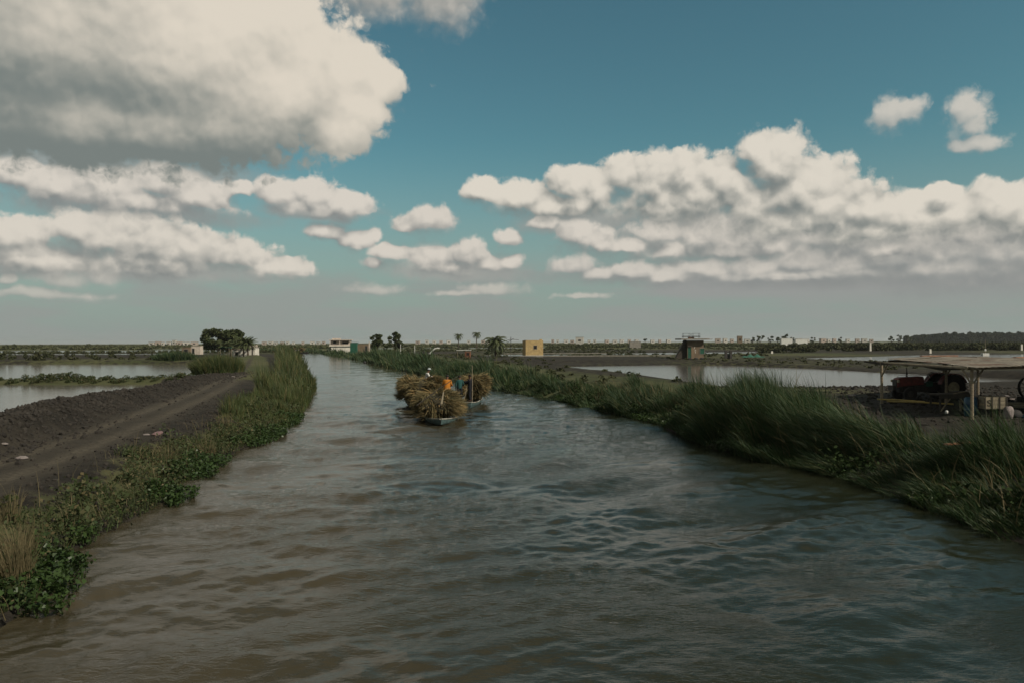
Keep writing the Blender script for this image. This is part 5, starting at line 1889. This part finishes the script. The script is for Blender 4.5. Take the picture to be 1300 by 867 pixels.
def white_shed():
    Y = 250
    a, b = D(297, 450, Y), D(326.5, 437, Y)
    zg = ground_z((a.x + b.x) / 2, Y)
    t = thing('white_shed', 'low whitewashed shed with a dark doorway under the palms at the end of the track', 'shed', ((a.x + b.x) / 2, Y, zg), 0)
    W = b.x - a.x
    MB().box((-.65, 0, 1.15), (W - 1.3, 4, 2.5)).build('wall', M_WHITE, t)
    MB().box((W / 2 - .35, -.2, 1.5), (.7, 4, 3.2)).build('wall', M_WHITE, t)
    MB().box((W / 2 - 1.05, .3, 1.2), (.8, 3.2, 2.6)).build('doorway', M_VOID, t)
    MB().box((W / 2 - .9, -.1, 3.1), (2.2, 4.2, .14)).build('door_canopy', M_CONC, t)
    MB().box((-.9, 0, 2.47), (W - 1.2, 4.4, .12), Matrix.Rotation(.02, 3, 'Y')).build('roof', M_TIN, t)
    MB().box((W / 2 - 1.6, 0, 3.5), (2.4, 3, .7)).build('parapet', M_CREAM, t)
    opening(t, 'window', -2.3, 1.0, .9, 1.2, -2.0)
    MB().tube([(-W / 2 - .3, -2.2, 0), (-W / 2 - .2, -2.2, 2.4)], .06, 6).tube([(-W / 2 + 2.6, -2.3, 0), (-W / 2 + 2.6, -2.3, 2.5)], .06, 6).build('props', M_WOOD, t)


white_shed()
for (px, py, w_, h_, Y, mat, lab) in ((287, 440.5, 12, 3, 240, M_GREENNET, 'green tarpaulin stretched low beneath the dark round trees'),):
    b = D(px, py, Y)
    W = w_ / F * Y
    t = thing('tarpaulin_awning', lab, 'awning', (b.x, Y, ground_z(b.x, Y)))
    z = b.z - t.location.z
    m = MB()
    g = [[m.bm.verts.new((W * (i / 8 - .5), 2.4 * (j / 4 - .5), z + .25 * math.sin(i * .9) + .2 * math.cos(j * 1.3) - .9 * abs(i / 8 - .6))) for j in range(5)] for i in range(9)]
    for i in range(8):
        for j in range(4):
            m.bm.faces.new((g[i][j], g[i + 1][j], g[i + 1][j + 1], g[i][j + 1]))
    o = m.build('tarpaulin', mat, t, smooth=True)
    sd = o.modifiers.new('thick', 'SOLIDIFY')
    sd.thickness = .03
    for s in (-1, 1):
        for q in (-1, 1):
            MB().tube([(s * W * .45, q * 1.1, 0), (s * W * .45, q * 1.1, z - (.15 if s > 0 else .6))], .05, 6).build('pole', M_WOOD, t)


def motor_tricycle(px, Y, label):
    """small loaded cart-tricycle parked under the trees"""
    b = D(px, 448, Y)
    t = thing('cargo_tricycle', label, 'tricycle', (b.x, Y, ground_z(b.x, Y)), .2)
    for (x, y) in ((-.9, 0), (.7, -.5), (.7, .5)):
        MB().lathe([(.20, -.06), (.30, -.05), (.31, .05), (.20, .06)], (x, y, .31), 'y', 16).build('wheel', M_TYRE, t)
    MB().box((.65, 0, .72), (1.5, 1.1, .35)).build('cargo_box', M_PVC, t, bevel=.03)
    MB().tube([(-.9, 0, .31), (-.6, 0, 1.05), (-.1, 0, .6), (.3, 0, .5)], .04, 6).build('frame', M_IRON, t)
    MB().tube([(-.62, -.35, 1.12), (-.6, 0, 1.05), (-.62, .35, 1.12)], .025, 6).build('handlebar', M_IRON, t)
    MB().box((-.15, 0, .82), (.5, .28, .12)).build('seat', M_TYRE, t, bevel=.03)


motor_tricycle(282, 243, 'small white-boxed cargo tricycle parked under the green tarpaulin')


def yellow_hut():
    Y = 214
    a, b = D(663, 450, Y), D(687, 432.2, Y)
    zg = ground_z((a.x + b.x) / 2, Y)
    t = thing('yellow_hut', 'square yellow block hut with a whitewashed foot and one small window', 'hut', ((a.x + b.x) / 2 + .3, Y, zg), math.radians(10))
    W, h = (b.x - a.x) * .93, b.z - zg
    MB().box((0, 0, h / 2 + .4), (W, W * .95, h - .8)).build('wall', M_YEL, t)
    MB().box((0, 0, .38), (W + .04, W * .95 + .04, .96)).build('whitewashed_base', M_WHITE, t)
    MB().box((-.2, 0, h + .03), (W * .75, W * .8, .12)).build('roof', M_CONC, t)
    MB().box((W / 2 - .5, -W * .3, h + .15), (.7, .6, .35)).build('roof_block', M_YEL, t)
    opening(t, 'window', .25, h * .62, .85, .95, -W * .475)
    return t


yellow_hut()
for k, (px, Y, r, mat, lab, cat) in enumerate([(677, 208, .55, M_DARKWOOD, 'dark heap of scrap at the foot of the yellow hut front wall', 'heap'), (683, 209, .6, M_BROWN, 'brown heap of scrap by the right corner of the yellow hut', 'heap'),
                                              (692, 211, .9, M_TYRE, 'dark bulky heap just right of the yellow hut', 'heap'), (698, 212, 1.0, M_BROWN, 'tawny heap, rightmost of those beside the yellow hut', 'heap'),
                                              (661, 208, .6, M_TYRE, 'dark heap left of the yellow hut', 'heap'), (647, 209, .35, M_YEL, 'low yellowish heap between palm and yellow hut', 'heap')]):
    b = D(px, 448, Y)
    lump('scrap_heap', b.x, Y, r, mat, lab, cat, (1.2, 1, .8), seed=60 + k, rough=.5, group='heaps around the yellow hut')


def brick_kiosk():
    Y = 176
    a, b = D(590.5, 455.5, Y), D(597.5, 446.4, Y)
    zg = ground_z(a.x, Y)
    t = thing('brick_kiosk', 'small red-brick kiosk with a black opening behind the reeds', 'kiosk', ((a.x + b.x) / 2, Y, zg))
    W, h = b.x - a.x, b.z - zg
    MB().box((0, 0, h / 2 - .1), (W, 1.5, h)).build('wall', M_BRICK, t)
    opening(t, 'window', .05, h * .66, W * .55, .62, -.75, frame=M_BRICK)
    MB().box((0, 0, h + .03), (W + .15, 1.7, .08)).build('roof', M_BRICK, t)
    t2 = thing('canopy', 'flat white canopy on thin posts beside the red-brick kiosk', 'canopy', (D(589, 444, 186).x, 186, zg))
    hh = D(589, 444.2, 186).z - zg
    MB().box((0, 0, hh), (3.7, 2, .12), Matrix.Rotation(-.02, 3, 'Y')).build('roof', M_PVC, t2)
    for s in (-1, 1):
        for q in (-1, 1):
            MB().tube([(s * 1.6, q * .8, 0), (s * 1.6, q * .8, hh - .05)], .05, 6).build('post', M_WOOD, t2)


brick_kiosk()


def pump_house():
    Y = 163
    a, b = D(857.5, 455.8, Y), D(893, 431, Y)
    zg = ground_z(b.x, Y)
    W = b.x - a.x                 # stair wall + room
    t = thing('pump_house', 'brown rendered block house with a flat overhanging roof, slanting stair wall and green shutter', 'building', (a.x, Y, zg))
    h = b.z - zg
    x0 = W * .42
    MB().box(((x0 + W) / 2, 2.0, h / 2 - .2), (W - x0, 4.4, h)).build('wall', M_BROWN, t)
    MB().prism([(0, -.1), (.25, .55), (x0 * .82, h - .1), (x0 + .1, h - .1), (x0 + .1, -.1)], 'y', 1.1, 1.5).build('stair_wall', M_CONC, t)
    st = MB()
    for k in range(12):
        z = (k + 1) * h / 12.5
        st.box((x0 * .05 + k * x0 / 12.5, .75, z / 2 - .1), (x0 / 12.5 + .01, .7, z))
    st.build('stairs', M_DARKWOOD, t)
    MB().box((W * .66, 1.7, h + .06), (W * .86 + .9, 6.0, .30)).build('roof', M_CONC, t)
    MB().box((W + .9, 1.9, h + .02), (1.9, 4.8, .14)).build('roof_overhang', M_CONC, t)
    opening(t, 'door', x0 + .45, 1.35, .75, 2.6, -.2, M_GREEN, M_BROWN)
    w = opening(t, 'window', x0 + 3.25, 1.75, .95, 1.15, -.2, M_GREEN, M_CONC)
    # white painted scribble beside the door
    s = MB()
    for (x, z, ww, hh, r) in ((x0 + 1.55, 2.45, .10, .5, .3), (x0 + 1.75, 2.0, .34, .10, .2), (x0 + 1.72, 1.6, .10, .55, -.2)):
        s.box((x, -.212, z), (ww, .012, hh), Matrix.Rotation(r, 3, 'Y'))
    s.build('white_paint_marks', M_WHITE, t)
    # railings on the roof
    for xc in (W * .46, W * .80):
        r = MB()
        for dx in (-.75, .75):
            for dy in (-.6, .6):
                r.tube([(xc + dx, 1.8 + dy, h + .2), (xc + dx, 1.8 + dy, h + 1.35)], .035, 6)
        for z in (.75, 1.32):
            for dy in (-.6, .6):
                r.tube([(xc - .75, 1.8 + dy, h + z), (xc + .75, 1.8 + dy, h + z)], .03, 6)
            for dx in (-.75, .75):
                r.tube([(xc + dx, 1.2, h + z), (xc + dx, 2.4, h + z)], .03, 6)
        r.box((xc, 1.8, h + .62), (1.7, 1.4, .12))
        r.build('roof_rail', M_IRON, t)
    MB().box((W * .63, 1.8, h + .36), (1.3, .5, .30)).build('roof_machine', M_BRICK, t)
    MB().box((x0 + .45, .9 - 1.25, 2.80), (.9, .3, .06)).build('door_hood', M_CONC, t)


pump_house()
for k, (px, Y, r, mat, lab) in enumerate([(876, 161, .3, M_TYRE, 'dark pile against the pump house wall left of its shutter'), (884, 161, .32, M_TYRE, 'dark pile against the pump house wall under its green shutter'), (891, 161, .3, M_TYRE, 'dark pile at the right corner of the pump house'),
                                          (898, 162, .3, M_IRON, 'dark pile just past the right corner of the pump house')]):
    b = D(px, 455, Y)
    lump('scrap_heap', b.x, Y, r, mat, lab, 'heap', (1.5, 1, .7), seed=80 + k, rough=.5, group='dark piles by the pump house')


def dark_gate(px, Y, w_, ptop):
    a = D(px, ptop, Y)
    zg = ground_z(a.x, Y)
    t = thing('sluice_gate', 'pair of dark sluice posts with a beam standing right of the pump house', 'sluice gate', (a.x, Y, zg))
    h = a.z - zg
    for s in (-1, 1):
        MB().box((s * .62, 0, h / 2), (.55, .6, h)).build('post', M_IRON, t)
    MB().box((0, 0, h * .75), (1.9, .3, .25)).build('beam', M_IRON, t)
    MB().box((0, .1, h * .3), (.7, .1, h * .6)).build('gate_panel', M_IRON, t)


dark_gate(924.5, 188, 9, 444.5)
b = D(956, 450, 205)
c_, q_ = [], []
m = MB()
gx = [[m.bm.verts.new((6.4 * (i / 16 - .5), 2.2 * (j / 5 - .5), max(.04, .95 * math.sin(math.pi * j / 5) * (.65 + .35 * math.sin(i * 1.3)) * min(1, 4 * (i / 16 + .02), 4 * (1.02 - i / 16))))) for j in range(6)] for i in range(17)]
for i in range(16):
    for j in range(5):
        m.bm.faces.new((gx[i][j], gx[i + 1][j], gx[i + 1][j + 1], gx[i][j + 1]))
o = m.build('fishing_net', M_GREENNET, smooth=True)
o.location = (b.x, 205, ground_z(b.x, 205) + .02)
tag(o, 'long heap of green netting laid on the bank right of the sluice posts', 'netting')

# low concrete edge walls of the channels behind the yellow hut
for (px0, px1, py, Y, lab) in ((640, 770, 450.7, 240, 'long low pale kerb wall of the channel behind the yellow hut'), (660, 852, 455.2, 196, 'long low pale kerb wall in front of the pump house channel')):
    a, b = D(px0, py, Y), D(px1, py, Y)
    o = MB().box((0, 0, 0), (b.x - a.x, .5, .25)).build('kerb_wall', M_CONC)
    o.location = ((a.x + b.x) / 2, Y, 1.0)
    tag(o, lab, 'low wall')


def rubble_row():
    for k in range(26):
        px = 690 + k * 3.4 + U(-1, 1)
        Y = 215 + U(-2, 3)
        b = D(px, 452, Y)
        lump('rubble_stone', b.x, Y, U(.25, .5), M_CONC if k % 3 else M_BROWN, 'one of the pale stones in the long row of rubble right of the yellow hut', 'stone', (1.2, 1, .8), seed=100 + k, sub=1, rough=.5, group='row of rubble right of the yellow hut')


rubble_row()


def posts_pair(px, ptop, pbot, label):
    Y = 178
    a = D(px, ptop, Y)
    zg = ground_z(a.x, Y)
    t = thing('white_post', label, 'post', (a.x, Y, zg), 0, 'thin white posts behind the reeds')
    MB().tube([(0, 0, 0), (0, 0, a.z - zg)], .07, 8).build('pole', M_PVC, t)
    MB().box((0, 0, D(px, pbot, Y).z - zg), (1.4, .9, .22)).build('base_block', M_CONC, t, bevel=.03)


posts_pair(508.5, 437, 450.4, 'thin white post with a pale base, nearer the airy trees')
posts_pair(526.5, 438.5, 450.4, 'thin white post with a pale base, nearer the curved pipe')
Y = 172
P_ = [D(x, y, Y) for x, y in ((545, 449), (549, 445), (552, 442.6), (555, 441.8), (558, 442.0))]
o = MB().tube([Vector((p.x - P_[0].x, 0, p.z)) for p in P_], .16, 10).build('curved_pipe', M_PVC)
o.location = (P_[0].x, Y, 0)
tag(o, 'curved white discharge pipe rising over the reeds', 'pipe')
# cross shaped mast beside the palm
a = D(648.5, 427.8, 300)
t = thing('mast', 'thin dark mast with crossarms on the horizon between palm and yellow hut', 'mast', (a.x, 300, .8))
MB().tube([(0, 0, 0), (0, 0, a.z - .8)], .12, 6).build('pole', M_IRON, t)
MB().tube([(-3.2, 0, a.z - 2.7), (0, 0, a.z - 1.8), (3.2, 0, a.z - 2.0)], .09, 5).tube([(-1.6, 0, a.z - 3.2), (1.2, 0, a.z - 1.4)], .09, 5).build('crossarm', M_IRON, t)
# float with a post in the far right pond
a = D(1250.5, 449.6, 232)
t = thing('pond_float', 'white box float carrying a thin post in the far right pond', 'float', (a.x, 232, 0))
MB().box((0, 0, .30), (2.0, 1.2, .75)).build('float_box', M_PVC, t, bevel=.05)
MB().tube([(.1, 0, .6), (.1, 0, D(1251, 431, 232).z)], .06, 6).build('post', M_PALEWOOD, t)
MB().box((.1, 0, 1.7), (.5, .3, .6)).build('instrument_box', M_PVC, t, bevel=.03)
for k, (px, py, lab) in enumerate([(1105, 436, 'white marker block standing in the scrub behind the far right pond'), (1181, 444, 'pale marker block on the far shore of the right pond'), (980, 447.5, 'pale block at the water tip of the far right pond'), (1297, 438, 'pale post at the right edge beyond the ponds')]):
    Y = 300 if py < 440 else 262
    a = D(px, py, Y)
    zg = ground_z(a.x, Y)
    t = thing('marker_block', lab, 'marker', (a.x, Y, zg), 0, 'pale marker blocks on the right')
    hh = max(.9, a.z - zg + .3)
    MB().box((0, 0, hh / 2), (.7, .5, hh), taper=.8).build('block', M_WHITE, t)

# ---- distant buildings on the horizon ------------------------------------
FAR = []
def far_house(px0, px1, ptop, Y, mat, lab, group, win=0):
    a, b = D(px0, 433, Y), D(px1, ptop, Y)
    w = b.x - a.x
    h = b.z - .6
    t = thing('distant_building', lab, 'building', ((a.x + b.x) / 2, Y, .6), U(-.2, .2), group)
    MB().box((0, 0, h / 2), (w, w * .8, h)).build('wall', mat, t)
    MB().box((0, 0, h + .2), (w * 1.02, w * .82, .5)).build('roof', M_CONC if mat is not M_CONC else M_CREAM, t)
    n = max(1, int(w / 6))
    for k in range(n):
        opening(t, 'window', (k + .5) / n * w - w / 2, h * .62, w / n * .35, h * .22, -w * .4, frame=mat)
    return t


wh = material('far_pale_plaster', (.46, .44, .40), (.38, .36, .32), scale=.2, rough=.9)
pk = material('far_pinkish_plaster', (.36, .30, .26), (.31, .26, .22), scale=.2, rough=.9)
GL = 'pale buildings of the town on the left horizon'
for i, (a, b, top, m_, lab) in enumerate([(190, 197, 434.6, wh, 'pale low block, leftmost of the left horizon town'), (198, 204, 433.8, pk, 'pinkish block second from the left in the left horizon town'),
                                          (205, 209, 434.6, wh, 'small pale block third from the left in the left horizon town'), (212, 217, 434.2, wh, 'pale block before the town tower'), (219.5, 224, 432.4, wh, 'tallest pale block like a tower in the left horizon town'),
                                          (225, 231, 433.9, pk, 'pinkish block just right of the tallest block'), (233, 240, 434.4, wh, 'pale wide block in the right half of the left horizon town'), (243, 251, 434.2, pk, 'pinkish wide block near the dark round trees')]):
    far_house(a, b, top, 900, m_, lab, GL)
t, w, h = slab_shed(245, 256, 439.0, 444, 300, M_CREAM, 'low tan building with a dark opening left of the dark round trees', 'low_building', 'building')
opening(t, 'door', -w * .28, h * .4, w * .25, h * .6, -1.5)
t, w, h = slab_shed(233, 243, 440.5, 444, 305, M_BROWN, 'low dark-mouthed shelter at the far end of the left ponds', 'low_building', 'building')
opening(t, 'door', 0, h * .4, w * .5, h * .6, -1.5)
GMd = 'pale buildings on the middle horizon'
ords = ['first', 'second', 'third', 'fourth', 'fifth', 'sixth', 'seventh', 'eighth', 'ninth', 'tenth', 'eleventh', 'twelfth', 'thirteenth', 'fourteenth', 'fifteenth', 'sixteenth']
xs_ = [333, 341, 348, 356, 363, 371, 383, 394, 402, 409]
for i, x in enumerate(xs_):
    far_house(x, x + U(3, 5.5), 434.1 + U(-.6, .4), 1100, wh if i % 3 else pk, f'{ords[i]} pale house from the left, horizon between white shed and two storey house', GMd)
xs_ = [528, 540, 549, 558, 567, 593, 611, 618]
for i, x in enumerate(xs_):
    far_house(x, x + U(3, 5.5), 432.5 + U(-.5, .4), 1250, wh if i % 3 else pk, f'{ords[i]} pale house from the left, horizon between airy trees and date palm', GMd)
xs_ = [700, 706, 716, 724, 746, 753, 768, 778, 787, 797, 806, 826, 836, 846]
for i, x in enumerate(xs_):
    far_house(x, x + U(3, 5.5), 431.6 + U(-.5, .5), 1250, wh if i % 3 else pk, f'{ords[i]} pale house from the left, horizon between yellow hut and pump house', GMd)
far_house(731, 741, 428.4, 900, wh, 'largest pale far house with a high roof, between yellow hut and pump house', GMd)
far_house(936, 942, 427.0, 800, M_BROWN, 'dark block house rising above the horizon right of the pump house', None)
xs_ = [908, 918, 927, 945, 1011, 1020, 1041, 1050, 1057, 1074, 1086, 1094, 1104]
for i, x in enumerate(xs_):
    far_house(x, x + U(4, 7), 430.4 + U(-.5, .5), 1250, wh if i % 2 else pk, f'{ords[i]} pale house from the left, horizon between pump house and long wood', GMd)
t, w, h = slab_shed(991, 1005, 429.6, 434, 480, M_PVC, 'low pale greenhouse-like shed beyond the scrub on the right, left one', 'low_building', 'building')
t, w, h = slab_shed(1009, 1024, 430.4, 434, 485, M_PVC, 'low pale greenhouse-like shed beyond the scrub on the right, right one', 'low_building', 'building')
t, w, h = slab_shed(799, 813, 433.4, 436, 420, M_CONC, 'long low grey shed on the plain left of the pump house', 'low_building', 'building')

# ---- air ------------------------------------------------------------------
def build_haze():
    m = bpy.data.materials.new('haze')
    m.use_nodes = True
    nt = m.node_tree
    nt.nodes.remove(nt.nodes['Principled BSDF'])
    v = nt.nodes.new('ShaderNodeVolumePrincipled')
    v.inputs['Color'].default_value = (.86, .90, .90, 1)
    v.inputs['Density'].default_value = 0.00007
    v.inputs['Anisotropy'].default_value = 0.2
    nt.links.new(v.outputs[0], nt.nodes['Material Output'].inputs['Volume'])
    o = MB().box((0, 0, 0), (26000, 21000, 42)).build('haze', m)
    o.location = (0, 0, 19)
    tag(o, kind='stuff')
    m.cycles.homogeneous_volume = True


build_haze()
